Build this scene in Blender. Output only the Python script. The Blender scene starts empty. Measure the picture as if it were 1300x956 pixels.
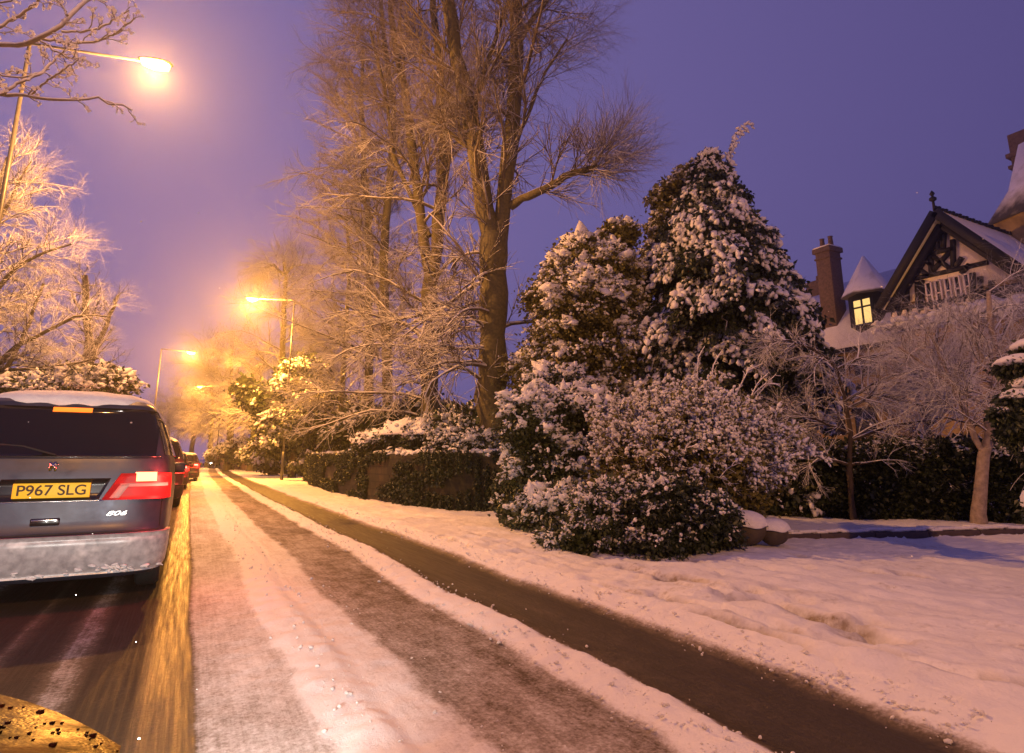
import bpy, math
import numpy as np
from math import radians, pi, sin, cos
from mathutils import Vector, Matrix

scene = bpy.context.scene
COL = scene.collection
rng = np.random.default_rng(7)

# ------------------------------------------------------------------ camera model (used to place things at real distances)
FPX, HOR, VX, EYE = 755.0, 582.0, 240.0, 1.22
TH = math.atan((HOR - 433.5) / FPX)
PSI = math.atan((650 - VX) / FPX * cos(TH))
FH = np.array([sin(PSI), cos(PSI), 0.0])
RT = np.array([cos(PSI), -sin(PSI), 0.0])
ZZ = np.array([0, 0, 1.0])
FW = FH * cos(TH) + ZZ * sin(TH)
UP = -FH * sin(TH) + ZZ * cos(TH)
CAM = np.array([0, 0, EYE])

def ray(x, y): return FPX * FW + (x - 650) * RT + (433.5 - y) * UP
def gnd(x, y, z=0.0):
    d = ray(x, y); return CAM + d * (z - EYE) / d[2]
def at(x, y, dist):
    d = ray(x, y); return CAM + d * dist / (d @ FH)
def at_x(x, y, X):
    d = ray(x, y); return CAM + d * X / d[0]
def foot(px, dist, z=0.0):
    p = at(px, HOR, dist); p[2] = z; return p

# ------------------------------------------------------------------ materials
def mat(name):
    m = bpy.data.materials.new(name); m.use_nodes = True
    nt = m.node_tree; b = nt.nodes['Principled BSDF']
    return m, nt, b

def N(nt, t, **kw):
    n = nt.nodes.new(t)
    for k, v in kw.items():
        if k in n.inputs: n.inputs[k].default_value = v
        else: setattr(n, k, v)
    return n

def noise(nt, scale, detail=4, rough=.55, coord='Object', stretch=None):
    tc = N(nt, 'ShaderNodeTexCoord')
    src = tc.outputs[coord]
    if stretch:
        mp = N(nt, 'ShaderNodeMapping'); mp.inputs['Scale'].default_value = stretch
        nt.links.new(src, mp.inputs[0]); src = mp.outputs[0]
    n = N(nt, 'ShaderNodeTexNoise', Scale=scale, Detail=detail, Roughness=rough)
    nt.links.new(src, n.inputs['Vector'])
    return n.outputs['Fac']

def ramp(nt, fac, stops):
    r = N(nt, 'ShaderNodeValToRGB'); e = r.color_ramp.elements
    while len(e) < len(stops): e.new(.5)
    for el, (p, c) in zip(e, stops):
        el.position = p; el.color = (*c, 1) if len(c) == 3 else c
    nt.links.new(fac, r.inputs[0]); return r.outputs[0]

def bump(nt, b, fac, strength, dist=.02):
    bp = N(nt, 'ShaderNodeBump', Strength=strength, Distance=dist)
    nt.links.new(fac, bp.inputs['Height']); nt.links.new(bp.outputs[0], b.inputs['Normal'])

def plain(name, c, rough=.6, metal=0., var=.25, scale=6., bstr=0., coat=0.):
    m, nt, b = mat(name)
    f = noise(nt, scale)
    lo = tuple(x * (1 - var) for x in c); hi = tuple(min(1, x * (1 + var)) for x in c)
    nt.links.new(ramp(nt, f, [(.3, lo), (.7, hi)]), b.inputs['Base Color'])
    b.inputs['Roughness'].default_value = rough; b.inputs['Metallic'].default_value = metal
    b.inputs['Coat Weight'].default_value = coat
    if bstr: bump(nt, b, f, bstr)
    return m

def snow_mat(name, c=(.83, .83, .85), scale=9., bs=.5, rough=.75):
    m, nt, b = mat(name)
    f = noise(nt, scale, 6, .62)
    nt.links.new(ramp(nt, f, [(.25, tuple(x * .86 for x in c)), (.7, c)]), b.inputs['Base Color'])
    b.inputs['Roughness'].default_value = rough
    bump(nt, b, f, bs, .05)
    return m

def emit(name, c, s, base=(.02, .02, .02)):
    m, nt, b = mat(name)
    b.inputs['Base Color'].default_value = (*base, 1)
    b.inputs['Emission Color'].default_value = (*c, 1)
    b.inputs['Emission Strength'].default_value = s
    return m

def snowy(name, dark, lo=-.1, hi=.35, nscale=5., snow=(.82, .82, .84), rough=.8, amp=.9, dvar=.35):
    """snow lies on every side that faces up, the bare stuff shows beneath"""
    m, nt, b = mat(name)
    g = N(nt, 'ShaderNodeNewGeometry'); s = N(nt, 'ShaderNodeSeparateXYZ')
    nt.links.new(g.outputs['Normal'], s.inputs[0])
    f = noise(nt, nscale, 3)
    a = N(nt, 'ShaderNodeMath', operation='MULTIPLY_ADD'); a.inputs[1].default_value = amp; a.inputs[2].default_value = -.5 * amp
    nt.links.new(f, a.inputs[0])
    ad = N(nt, 'ShaderNodeMath', operation='ADD'); nt.links.new(a.outputs[0], ad.inputs[0]); nt.links.new(s.outputs[2], ad.inputs[1])
    mr = N(nt, 'ShaderNodeMapRange'); mr.inputs[1].default_value = lo; mr.inputs[2].default_value = hi
    nt.links.new(ad.outputs[0], mr.inputs[0])
    f2 = noise(nt, 14., 3)
    dk = ramp(nt, f2, [(.3, tuple(x * (1 - dvar) for x in dark)), (.7, tuple(x * (1 + dvar) for x in dark))])
    mx = N(nt, 'ShaderNodeMix', data_type='RGBA')
    nt.links.new(mr.outputs[0], mx.inputs[0]); nt.links.new(dk, mx.inputs[6]); mx.inputs[7].default_value = (*snow, 1)
    nt.links.new(mx.outputs[2], b.inputs['Base Color'])
    b.inputs['Roughness'].default_value = rough
    return m

M = {}
M['snow'] = snow_mat('snow')
M['snow_lump'] = snow_mat('snow_lump', (.82, .82, .84), 22., .35)
M['bark'] = snowy('bark', (.10, .085, .035), .62, .9, 3., amp=.7)
M['bark_dark'] = snowy('bark_dark', (.05, .035, .022), .45, .8, 4., amp=.8)
M['bark_pale'] = snowy('bark_pale', (.30, .24, .19), .6, .9, 6., amp=.6)
M['twig'] = snowy('twig', (.09, .07, .045), -.25, .45, 2.2, snow=(.78, .76, .74), amp=1.1)
M['twig_bare'] = snowy('twig_bare', (.07, .055, .045), .25, .8, 2., amp=1.0)
M['twig_snow'] = snowy('twig_snow', (.10, .075, .05), -.45, .15, 3., amp=.8)
M['leaf'] = plain('leaf', (.045, .06, .018), .5, var=.5, scale=3.)
M['leaf_dark'] = plain('leaf_dark', (.028, .04, .016), .5, var=.5, scale=3.)
M['leaf_olive'] = plain('leaf_olive', (.13, .12, .025), .5, var=.5, scale=3.)
M['pole'] = plain('lamp_post_metal', (.09, .085, .075), .45, .3, .2, 12.)
M['lamp_dark'] = plain('lamp_arm_paint', (.02, .02, .018), .7, 0, .2, 12.)
M['lens'] = emit('lamp_lens', (1, .6, .08), 22)
M['black'] = plain('black_rubber', (.02, .02, .02), .75, var=.3, scale=30)
M['dark_trim'] = plain('dark_trim', (.012, .012, .014), .22, coat=.5)
M['chrome'] = plain('chrome', (.6, .6, .6), .18, 1., .1)
M['timber'] = plain('black_timber', (.008, .008, .009), .7)
M['timber_rail'] = snowy('timber_rail', (.02, .018, .018), .3, .8, 3., amp=.4)

# ------------------------------------------------------------------ object helpers
def tag(o, label=None, cat=None, group=None, kind=None):
    if label: o['label'] = label
    if cat: o['category'] = cat
    if group: o['group'] = group
    if kind: o['kind'] = kind
    return o

def empty(name, loc, label, cat, group=None):
    o = bpy.data.objects.new(name, None); COL.objects.link(o)
    o.location = tuple(float(c) for c in loc); o.empty_display_size = .2
    tag(o, label, cat, group); return o

def link(me, name, m, parent=None, world=True):
    o = bpy.data.objects.new(name, me); COL.objects.link(o)
    if m is not None: me.materials.append(m)
    if parent is not None:
        o.parent = parent
        if world:      # coordinates were given in world space: keep them
            off = Vector((0, 0, 0)); p = parent
            while p is not None:
                off += p.location; p = p.parent
            o.location = -off
    return o

def mesh_np(name, V, F, m, parent=None, smooth=False, world=True):
    """F: list of (n,k) int arrays"""
    me = bpy.data.meshes.new(name)
    V = np.asarray(V, dtype=np.float32).reshape(-1, 3)
    F = [np.asarray(f, dtype=np.int32) for f in (F if isinstance(F, list) else [F]) if len(f)]
    loops = np.concatenate([f.ravel() for f in F])
    tot = np.concatenate([np.full(len(f), f.shape[1], dtype=np.int32) for f in F])
    st = np.concatenate([[0], np.cumsum(tot)[:-1]]).astype(np.int32)
    me.vertices.add(len(V)); me.vertices.foreach_set('co', V.ravel())
    me.loops.add(len(loops)); me.loops.foreach_set('vertex_index', loops)
    me.polygons.add(len(tot)); me.polygons.foreach_set('loop_start', st); me.polygons.foreach_set('loop_total', tot)
    me.update(calc_edges=True); me.validate()
    if smooth: me.polygons.foreach_set('use_smooth', np.ones(len(me.polygons), dtype=bool))
    return link(me, name, m, parent, world)

class MB:
    """collects boxes, bars, prisms and tubes for ONE mesh"""
    def __init__(s): s.V = []; s.F = {}; s.n = 0
    def add(s, V, F):
        V = np.asarray(V, float).reshape(-1, 3)
        for f in F: s.F.setdefault(len(f), []).append([i + s.n for i in f])
        s.V.append(V); s.n += len(V); return s
    def box(s, c, d, rot=0.0):
        h = np.array(d) / 2; P = np.array([[x, y, z] for x in (-1, 1) for y in (-1, 1) for z in (-1, 1)]) * h
        if rot:
            cr, sr = cos(rot), sin(rot); P = P @ np.array([[cr, sr, 0], [-sr, cr, 0], [0, 0, 1]])
        return s.add(P + np.array(c), [(0, 1, 3, 2), (4, 6, 7, 5), (0, 4, 5, 1), (2, 3, 7, 6), (0, 2, 6, 4), (1, 5, 7, 3)])
    def bar(s, a, b, w, d, nrm):
        """rectangular bar from a to b, w wide across, d deep along nrm"""
        a = np.array(a, float); b = np.array(b, float); t = b - a; t /= np.linalg.norm(t); nrm = np.array(nrm, float)
        nrm = nrm - t * (nrm @ t); nrm /= np.linalg.norm(nrm); c = np.cross(t, nrm)
        P = [p + i * c * w / 2 + j * nrm * d / 2 for p in (a, b) for i in (-1, 1) for j in (-1, 1)]
        return s.add(P, [(0, 1, 3, 2), (4, 6, 7, 5), (0, 4, 5, 1), (2, 3, 7, 6), (0, 2, 6, 4), (1, 5, 7, 3)])
    def prism(s, poly, ext):
        poly = np.array(poly, float); n = len(poly); P = np.concatenate([poly, poly + np.array(ext)])
        return s.add(P, [tuple(range(n)), tuple(range(2 * n - 1, n - 1, -1))] + [(i, i + n, (i + 1) % n + n, (i + 1) % n) for i in range(n)])
    def tube(s, pts, rad, sides=10, cap=True):
        pts = np.array(pts, float); K = len(pts); rad = np.broadcast_to(np.array(rad, float), (K,))
        V, F = tubes(pts[None], rad[None], sides)
        s.V.append(V); s.F.setdefault(4, []).extend((F + s.n).tolist())
        if cap:
            s.F.setdefault(sides, []).append([s.n + i for i in range(sides)][::-1])
            s.F.setdefault(sides, []).append([s.n + (K - 1) * sides + i for i in range(sides)])
        s.n += len(V); return s
    def lathe(s, prof, c, axis='z', seg=20):
        """prof: (radius, height) pairs"""
        V = []; F = []; c = np.array(c, float)
        for r, h in prof:
            for k in range(seg):
                a = 2 * pi * k / seg; p = (r * cos(a), r * sin(a), h)
                if axis == 'x': p = (p[2], p[0], p[1])
                if axis == 'y': p = (p[0], p[2], p[1])
                V.append(np.array(p) + c)
        for j in range(len(prof) - 1):
            for k in range(seg):
                k2 = (k + 1) % seg
                F.append((j * seg + k, j * seg + k2, (j + 1) * seg + k2, (j + 1) * seg + k))
        F.append(tuple(range(seg))[::-1]); F.append(tuple((len(prof) - 1) * seg + k for k in range(seg)))
        return s.add(V, F)
    def build(s, name, m, parent=None, smooth=False, world=True, bevel=0):
        o = mesh_np(name, np.concatenate(s.V), [np.array(f) for f in s.F.values()], m, parent, smooth, world)
        if bevel:
            b = o.modifiers.new('bevel', 'BEVEL'); b.width = bevel; b.segments = 2; b.limit_method = 'ANGLE'
        return o

def tubes(P, R, sides=3):
    """P (N,K,3) R (N,K) -> verts, quads of N open tubes"""
    Nn, K, _ = P.shape
    T = np.empty_like(P); T[:, 1:-1] = P[:, 2:] - P[:, :-2]; T[:, 0] = P[:, 1] - P[:, 0]; T[:, -1] = P[:, -1] - P[:, -2]
    T /= np.linalg.norm(T, axis=2, keepdims=True) + 1e-9
    ref = np.where(np.abs(T[:, :1, 2:3]) > .9, np.array([1., 0, 0]), np.array([0, 0, 1.]))
    ref = np.broadcast_to(ref, T.shape)
    A = np.cross(T, ref); A /= np.linalg.norm(A, axis=2, keepdims=True) + 1e-9
    B = np.cross(T, A)
    ang = np.arange(sides) * 2 * pi / sides + (pi / 2 if sides == 3 else 0)
    V = P[:, :, None] + R[:, :, None, None] * (np.cos(ang)[None, None, :, None] * A[:, :, None] - np.sin(ang)[None, None, :, None] * B[:, :, None])
    idx = np.arange(Nn * K * sides).reshape(Nn, K, sides)
    a = idx[:, :-1]; b = idx[:, 1:]
    F = np.stack([a, np.roll(a, -1, 2), np.roll(b, -1, 2), b], -1).reshape(-1, 4)
    return V.reshape(-1, 3), F

def merge(parts):
    V = []; F = {}; n = 0
    for v, f in parts:
        V.append(v); F.setdefault(f.shape[1], []).append(f + n); n += len(v)
    return np.concatenate(V), [np.concatenate(x) for x in F.values()]

def unit(v): return v / (np.linalg.norm(v, axis=-1, keepdims=True) + 1e-9)

def kids(P, R, n, t0, t1, L, ang, K=4, up=0., droop=0., wig=.12, rr=.55, rmax=1., tip=.35, bias=None, ltaper=.4, angj=.35):
    """n children for every parent curve; vectorised"""
    Nn, Kp, _ = P.shape
    idx = np.repeat(np.arange(Nn), n); Mn = len(idx)
    t = t0 + (t1 - t0) * (np.tile(np.arange(n), Nn) + rng.random(Mn)) / n
    ft = np.clip(t, 0, .9999) * (Kp - 1); i = ft.astype(int); fr = (ft - i)[:, None]
    p = P[idx, i] * (1 - fr) + P[idx, i + 1] * fr
    tg = unit(P[idx, i + 1] - P[idx, i]); r0 = R[idx, i] * (1 - fr[:, 0]) + R[idx, i + 1] * fr[:, 0]
    q = unit(np.cross(tg, unit(rng.normal(size=(Mn, 3)))))
    a = ang + rng.normal(size=(Mn, 1)) * angj * ang
    d = tg * np.cos(a) + q * np.sin(a); d[:, 2] += up
    if bias is not None: d += np.array(bias)
    d = unit(d)
    L = L * (1 - ltaper * t) * (.6 + .7 * rng.random(Mn))
    out = np.empty((Mn, K, 3)); out[:, 0] = p
    for k in range(1, K):
        d = unit(d + rng.normal(size=(Mn, 3)) * wig + np.array([0, 0, -droop]))
        out[:, k] = out[:, k - 1] + d * (L / (K - 1))[:, None]
    rs = np.minimum(r0 * rr, rmax)[:, None] * np.linspace(1, tip, K)[None]
    return out, rs

def resample(pts, K):
    pts = np.array(pts, float); s = np.concatenate([[0], np.cumsum(np.linalg.norm(np.diff(pts, axis=0), axis=1))])
    u = np.linspace(0, s[-1], K); return np.stack([np.interp(u, s, pts[:, i]) for i in range(pts.shape[1])], -1)

# templates and scattering
def ico(sub=0):
    import bmesh
    bm = bmesh.new(); bmesh.ops.create_icosphere(bm, subdivisions=sub + 1, radius=1)
    V = np.array([v.co[:] for v in bm.verts]); F = np.array([[v.index for v in f.verts] for f in bm.faces]); bm.free(); return V, F
ICO0 = ico(0); ICO1 = ico(1); ICO3 = ico(3)
LEAF = (np.array([[0, 0, 0], [.38, .32, .06], [1, 0, -.12], [.38, -.32, .06]]), np.array([[0, 1, 2], [0, 2, 3]]))

def scatter(tpl, pos, X, Yv, Zv, scale):
    """template copies with basis X,Y,Z (n,3) and scale (n,3)"""
    V, F = tpl; n = len(pos)
    B = np.stack([X * scale[:, :1], Yv * scale[:, 1:2], Zv * scale[:, 2:3]], 1)
    out = pos[:, None] + np.einsum('vk,nkj->nvj', V, B)
    Fo = (F[None] + (np.arange(n) * len(V))[:, None, None]).reshape(-1, F.shape[1])
    return out.reshape(-1, 3), Fo

def basis(d, roll=.5):
    d = unit(d); r = unit(rng.normal(size=d.shape)) * roll + np.array([0, 0, 1.])
    y = unit(np.cross(r, d)); return d, y, np.cross(d, y)

def leaves(pos, dirs, size, per, spread):
    n = len(pos); idx = np.repeat(np.arange(n), per)
    p = pos[idx] + rng.normal(size=(len(idx), 3)) * spread
    d = unit(dirs[idx] + rng.normal(size=(len(idx), 3)) * .7)
    X, Y, Z = basis(d, 1.2); s = size * (.6 + .8 * rng.random(len(idx)))
    return scatter(LEAF, p, X, Y, Z, np.stack([s, s, s], 1))

VAR = []
for _i in range(6):
    _r = np.random.default_rng(_i + 3); VAR.append((ICO0[0] * (1 + .42 * (_r.random((12, 1)) - .5)) + .16 * _r.normal(size=(12, 3)), ICO0[1]))

def lumps(pos, dirs, size, per=3, along=1.6, flat=.55, drop=.3, tpl=ICO0):
    """snow tufts: a few long soft lumps strung along every spray and hanging over its tip"""
    n = len(pos); idx = np.repeat(np.arange(n), per); m = len(idx)
    k = (np.tile(np.arange(per), n) + .5 * rng.random(m)) / per
    d = unit(dirs[idx] + rng.normal(size=(m, 3)) * .35)
    p = pos[idx] + d * (size * along * k)[:, None] * (.8 + .6 * rng.random((m, 1)))
    p[:, 2] -= drop * size * k * k * along
    p += rng.normal(size=(m, 3)) * size * .22
    d2 = unit(d + np.array([0, 0, -.5]) * k[:, None])
    X, Y, Z = basis(d2, .4); s = size * (.35 + .55 * rng.random(m)) * (1 - .35 * k)
    S = np.stack([s * 1.35, s * .75, s * flat], 1)
    if tpl is not ICO0 or m < 12: return scatter(tpl, p, X, Y, Z, S)
    v = rng.integers(0, 6, m); parts = [scatter(VAR[q], p[v == q], X[v == q], Y[v == q], Z[v == q], S[v == q]) for q in range(6) if (v == q).any()]
    Vv = np.concatenate([a_[0] for a_ in parts]); off = np.cumsum([0] + [len(a_[0]) for a_ in parts[:-1]])
    return Vv, np.concatenate([a_[1] + o_ for a_, o_ in zip(parts, off)])

def fbm(x, y, seed=0, oct=4, sc=1.):
    """cheap smooth value noise on arrays"""
    r = np.random.default_rng(seed); out = np.zeros(np.broadcast(x, y).shape); amp = 1.; tot = 0
    for o in range(oct):
        G = r.random((64, 64)); X = x * sc * 2 ** o; Y = y * sc * 2 ** o
        xi = np.floor(X).astype(int); yi = np.floor(Y).astype(int); fx = X - xi; fy = Y - yi
        fx = fx * fx * (3 - 2 * fx); fy = fy * fy * (3 - 2 * fy)
        a = G[xi % 64, yi % 64]; b = G[(xi + 1) % 64, yi % 64]; c = G[xi % 64, (yi + 1) % 64]; d = G[(xi + 1) % 64, (yi + 1) % 64]
        out = out + amp * ((a * (1 - fx) + b * fx) * (1 - fy) + (c * (1 - fx) + d * fx) * fy); tot += amp; amp *= .5
    return out / tot - .5

def grid_mesh(name, X, Y, Z, m, parent=None, smooth=True):
    """X,Y,Z 2-D arrays"""
    a, b = X.shape; idx = np.arange(a * b).reshape(a, b)
    F = np.stack([idx[:-1, :-1], idx[1:, :-1], idx[1:, 1:], idx[:-1, 1:]], -1).reshape(-1, 4)
    return mesh_np(name, np.stack([X, Y, Z], -1).reshape(-1, 3), F, m, parent, smooth)

# ------------------------------------------------------------------ the road
def bend(Y):                                       # the road swings a little to the right far ahead
    return np.where(Y > 22, (np.maximum(Y, 22) - 22) ** 2 * .00028, 0.)

def pl(x, pts):                                    # piecewise linear profile
    return np.interp(x, [p[0] for p in pts], [p[1] for p in pts])

def sticks(*segs):
    out = [-8.]
    for a, b, st in segs: out += list(np.arange(a, b, st))
    return np.array(sorted(set(np.round(out, 4))))

xs = np.concatenate([np.arange(-3.2, -.3, .06), np.arange(-.3, 3.42, .03)])
ys = np.concatenate([np.arange(-12, 1.4, .4), np.arange(1.4, 7, .03), np.arange(7, 14, .07), np.arange(14, 30, .2), np.arange(30, 90, .8), np.arange(90, 330, 6)])
XX, YY = np.meshgrid(xs, ys, indexing='ij')
wob = fbm(XX * 0 + 3, YY, 3, 3, .35) * .16 + fbm(XX, YY, 9, 3, 2.5) * .09 + fbm(XX, YY, 10, 3, 11.) * .06
xr = XX + wob * np.clip(XX / .5, 0, 1)
SN = pl(xr, [(-3.2, 1), (-2.75, 1), (-2.6, .3), (-2.3, .1), (-1.75, .12), (-1.62, .5), (-1.45, .5), (-1.33, .12), (-.98, .12), (-.9, .5), (-.84, .14), (-.66, .12), (-.57, .55), (-.46, .5), (-.38, .1), (-.12, .12), (-.02, .16), (.1, .14), (.155, .70), (.6, .74), (.66, 1.2), (.94, 1.2), (1.0, .84), (1.2, .80), (1.26, .56), (1.9, .50), (1.98, .95), (2.22, 1.), (2.3, .3), (2.42, .17), (2.6, .22), (2.8, .15), (2.95, .22), (3.05, .6), (3.1, 1.), (3.5, 1.)])
HH = pl(xr, [(-3.2, .07), (-2.75, .06), (-2.6, .01), (-.3, 0), (.15, .004), (.6, .008), (.7, .035), (.85, .045), (.95, .012), (1.2, .01), (1.27, .004), (1.92, .004), (2.05, .04), (2.2, .045), (2.3, .004), (2.98, .002), (3.1, .05), (3.3, .09), (3.5, .1)])
lump = fbm(XX, YY, 21, 4, 7.) * .05 + fbm(XX, YY, 22, 3, 20.) * .02
SN = SN + .22 * fbm(XX * 1.5, YY * .4, 81, 4, 3.) * (np.abs(XX) > .16)
HH = HH + np.clip(SN - .55, 0, .45) * lump * 1.6 + np.clip(SN - .3, 0, 1) * fbm(XX, YY, 23, 3, 16.) * .006
ZR = HH + .004
m, nt, b = mat('road_surface')
at_n = N(nt, 'ShaderNodeAttribute', attribute_name='snow')
n1 = noise(nt, 5., 8, .75, stretch=(1.4, 1., 1.)); n2 = noise(nt, 45., 5, .8)
n3 = noise(nt, 3., 5, .7, stretch=(14., .35, 1.))
ad = N(nt, 'ShaderNodeMath', operation='MULTIPLY_ADD'); ad.inputs[1].default_value = .5; nt.links.new(n1, ad.inputs[0])
ad2 = N(nt, 'ShaderNodeMath', operation='MULTIPLY_ADD'); ad2.inputs[1].default_value = .65; nt.links.new(n2, ad2.inputs[0]); nt.links.new(ad.outputs[0], ad2.inputs[2])
ad3 = N(nt, 'ShaderNodeMath', operation='MULTIPLY_ADD'); ad3.inputs[1].default_value = .25; nt.links.new(n3, ad3.inputs[0]); nt.links.new(ad2.outputs[0], ad3.inputs[2])
ad.inputs[2].default_value = -.70
sm = N(nt, 'ShaderNodeMath', operation='ADD'); nt.links.new(at_n.outputs['Fac'], sm.inputs[0]); nt.links.new(ad3.outputs[0], sm.inputs[1])
mr = N(nt, 'ShaderNodeMapRange', interpolation_type='SMOOTHSTEP'); mr.inputs[1].default_value = .10; mr.inputs[2].default_value = .98
nt.links.new(sm.outputs[0], mr.inputs[0])
colr = ramp(nt, mr.outputs[0], [(0, (.045, .036, .026)), (.3, (.125, .098, .07)), (.6, (.38, .34, .31)), (1, (.82, .82, .83))])
nt.links.new(colr, b.inputs['Base Color'])
rg = ramp(nt, mr.outputs[0], [(0, (.40,) * 3), (.3, (.55,) * 3), (.7, (.8,) * 3)])
wa = N(nt, 'ShaderNodeAttribute', attribute_name='wet'); wm = N(nt, 'ShaderNodeMapRange'); wm.inputs[3].default_value = .40; wm.inputs[4].default_value = .10; nt.links.new(wa.outputs['Fac'], wm.inputs[0])
st = N(nt, 'ShaderNodeMath', operation='MULTIPLY_ADD'); st.inputs[1].default_value = 1.1; st.inputs[2].default_value = -.55; nt.links.new(n3, st.inputs[0])
r1 = N(nt, 'ShaderNodeMath', operation='ADD'); nt.links.new(rg, r1.inputs[0]); nt.links.new(wm.outputs[0], r1.inputs[1])
r2 = N(nt, 'ShaderNodeMath', operation='ADD', use_clamp=True); nt.links.new(r1.outputs[0], r2.inputs[0]); nt.links.new(st.outputs[0], r2.inputs[1]); nt.links.new(r2.outputs[0], b.inputs['Roughness'])
sl = N(nt, 'ShaderNodeMapRange'); sl.inputs[3].default_value = .12; sl.inputs[4].default_value = .34; nt.links.new(wa.outputs['Fac'], sl.inputs[0]); nt.links.new(sl.outputs[0], b.inputs['Specular IOR Level'])
mxh = N(nt, 'ShaderNodeMath', operation='ADD'); nt.links.new(n2, mxh.inputs[0]); nt.links.new(n1, mxh.inputs[1])
bump(nt, b, mxh.outputs[0], .6, .012)
M['road'] = m
road = grid_mesh('road', XX + bend(YY), YY, ZR, M['road']); tag(road, kind='structure')
wet = np.clip(1 - np.abs(xr - .0) / .15, 0, 1) * 3 + .55 * np.clip((xr - 2.3) / .1, 0, 1)
a = road.data.attributes.new('wet', 'FLOAT', 'POINT'); a.data.foreach_set('value', np.clip(wet, 0, 1).ravel().astype(np.float32))
a = road.data.attributes.new('snow', 'FLOAT', 'POINT'); a.data.foreach_set('value', SN.ravel().astype(np.float32))

nk = 2600
kx_ = rng.choice([.72, .9, 2.0, 2.22, 3.1, 3.2, 1.22], nk, p=[.1, .1, .22, .2, .2, .13, .05]) + rng.normal(size=nk) * .07
ky_ = 1.6 + 16 * rng.random(nk) ** 1.5; ks_ = .003 + .011 * rng.random(nk) ** 4
kz_ = .012 + pl(kx_, [(.6, .01), (.8, .045), (1., .008), (1.92, .006), (2.1, .05), (2.3, .006), (2.98, .004), (3.1, .055), (3.3, .1), (3.5, .12)])
KP = np.stack([kx_, ky_, kz_], 1); KX, KY, KZ = basis(unit(rng.normal(size=KP.shape) * [1, 1, .3]), .8)
V, F = scatter(ICO0, KP, KX, KY, KZ, np.stack([ks_ * 1.5, ks_, ks_ * .8], 1))
o = mesh_np('slush_crumbs', V, F, snow_mat('slush_snow', (.78, .76, .74), 30.), None, True); tag(o, 'loose crumbs of slush thrown along the ridges between the wheel tracks', 'slush', kind='stuff')

# ------------------------------------------------------------------ the ground: one snow sheet with raised verges
gx = np.concatenate([-np.geomspace(400, 12, 22), np.arange(-11, -3.2, .5), [-3.18, -3.1, 3.1, 3.3], np.arange(3.35, 9, .05), np.arange(9, 17, .12), np.arange(17, 30, .6), np.geomspace(30.5, 420, 22)])
gy = np.concatenate([-np.geomspace(150, 6, 12), np.arange(-5.5, 1, .4), np.arange(1, 9, .05), np.arange(9, 20, .12), np.arange(20, 45, .4), np.geomspace(46, 520, 32)])
GX, GY = np.meshgrid(gx, gy, indexing='ij')
onroad = (GX > -3.15) & (GX < 3.2)
base = .085 + fbm(GX, GY, 31, 3, .5) * .09 + fbm(GX, GY, 32, 4, 3.) * .045
kx = GX - 3.1
GZ = np.where(onroad, -.06, base)
# the side road mouth: lower and smoother between its two kerbs
KA, KB = gnd(960, 689)[:2], gnd(1300, 681)[:2]     # far kerb of the side road
kd = (KB - KA) / np.linalg.norm(KB - KA); kn = np.array([-kd[1], kd[0]])
dk = (GX - KA[0]) * kn[0] + (GY - KA[1]) * kn[1]   # >0 beyond the kerb (away from the camera)
sl = (GX - KA[0]) * kd[0] + (GY - KA[1]) * kd[1]
side = (sl > -1.2) & (dk > -7) & (GX > 3.5)
GZ = np.where(side, np.where(dk < 0, GZ - .05 * np.clip((sl + 1.2) / 1.2, 0, 1), GZ + .05), GZ)
# tyre grooves and ruts turning off the main road
groove = [gnd(*p)[:2] for p in ((560, 690), (686, 740), (869, 783), (977, 812), (1058, 842), (1138, 861), (1240, 890), (1420, 930))]
def dpoly(px, py, poly):
    d = np.full(px.shape, 1e9)
    for a_, b_ in zip(poly[:-1], poly[1:]):
        v = b_ - a_; t = np.clip(((px - a_[0]) * v[0] + (py - a_[1]) * v[1]) / (v @ v), 0, 1)
        d = np.minimum(d, np.hypot(px - a_[0] - t * v[0], py - a_[1] - t * v[1]))
    return d
near = (GX > 3) & (GX < 20) & (GY > 0) & (GY < 20)
dg = dpoly(GX, GY, groove)
GZ = GZ - np.where(near, .06 * np.exp(-(dg / .03) ** 2) - .02 * np.exp(-((dg - .1) / .07) ** 2), 0)
for off, amp in ((.55, .03), (.8, .02), (1.25, .03), (1.5, .02), (1.9, .02)):
    dd = dpoly(GX + .25 * fbm(GX, GY, 44, 2, .6), GY, [g + np.array([off, off * .35]) for g in groove])
    GZ = GZ - np.where(near, amp * np.exp(-(dd / .08) ** 2), 0)
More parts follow.
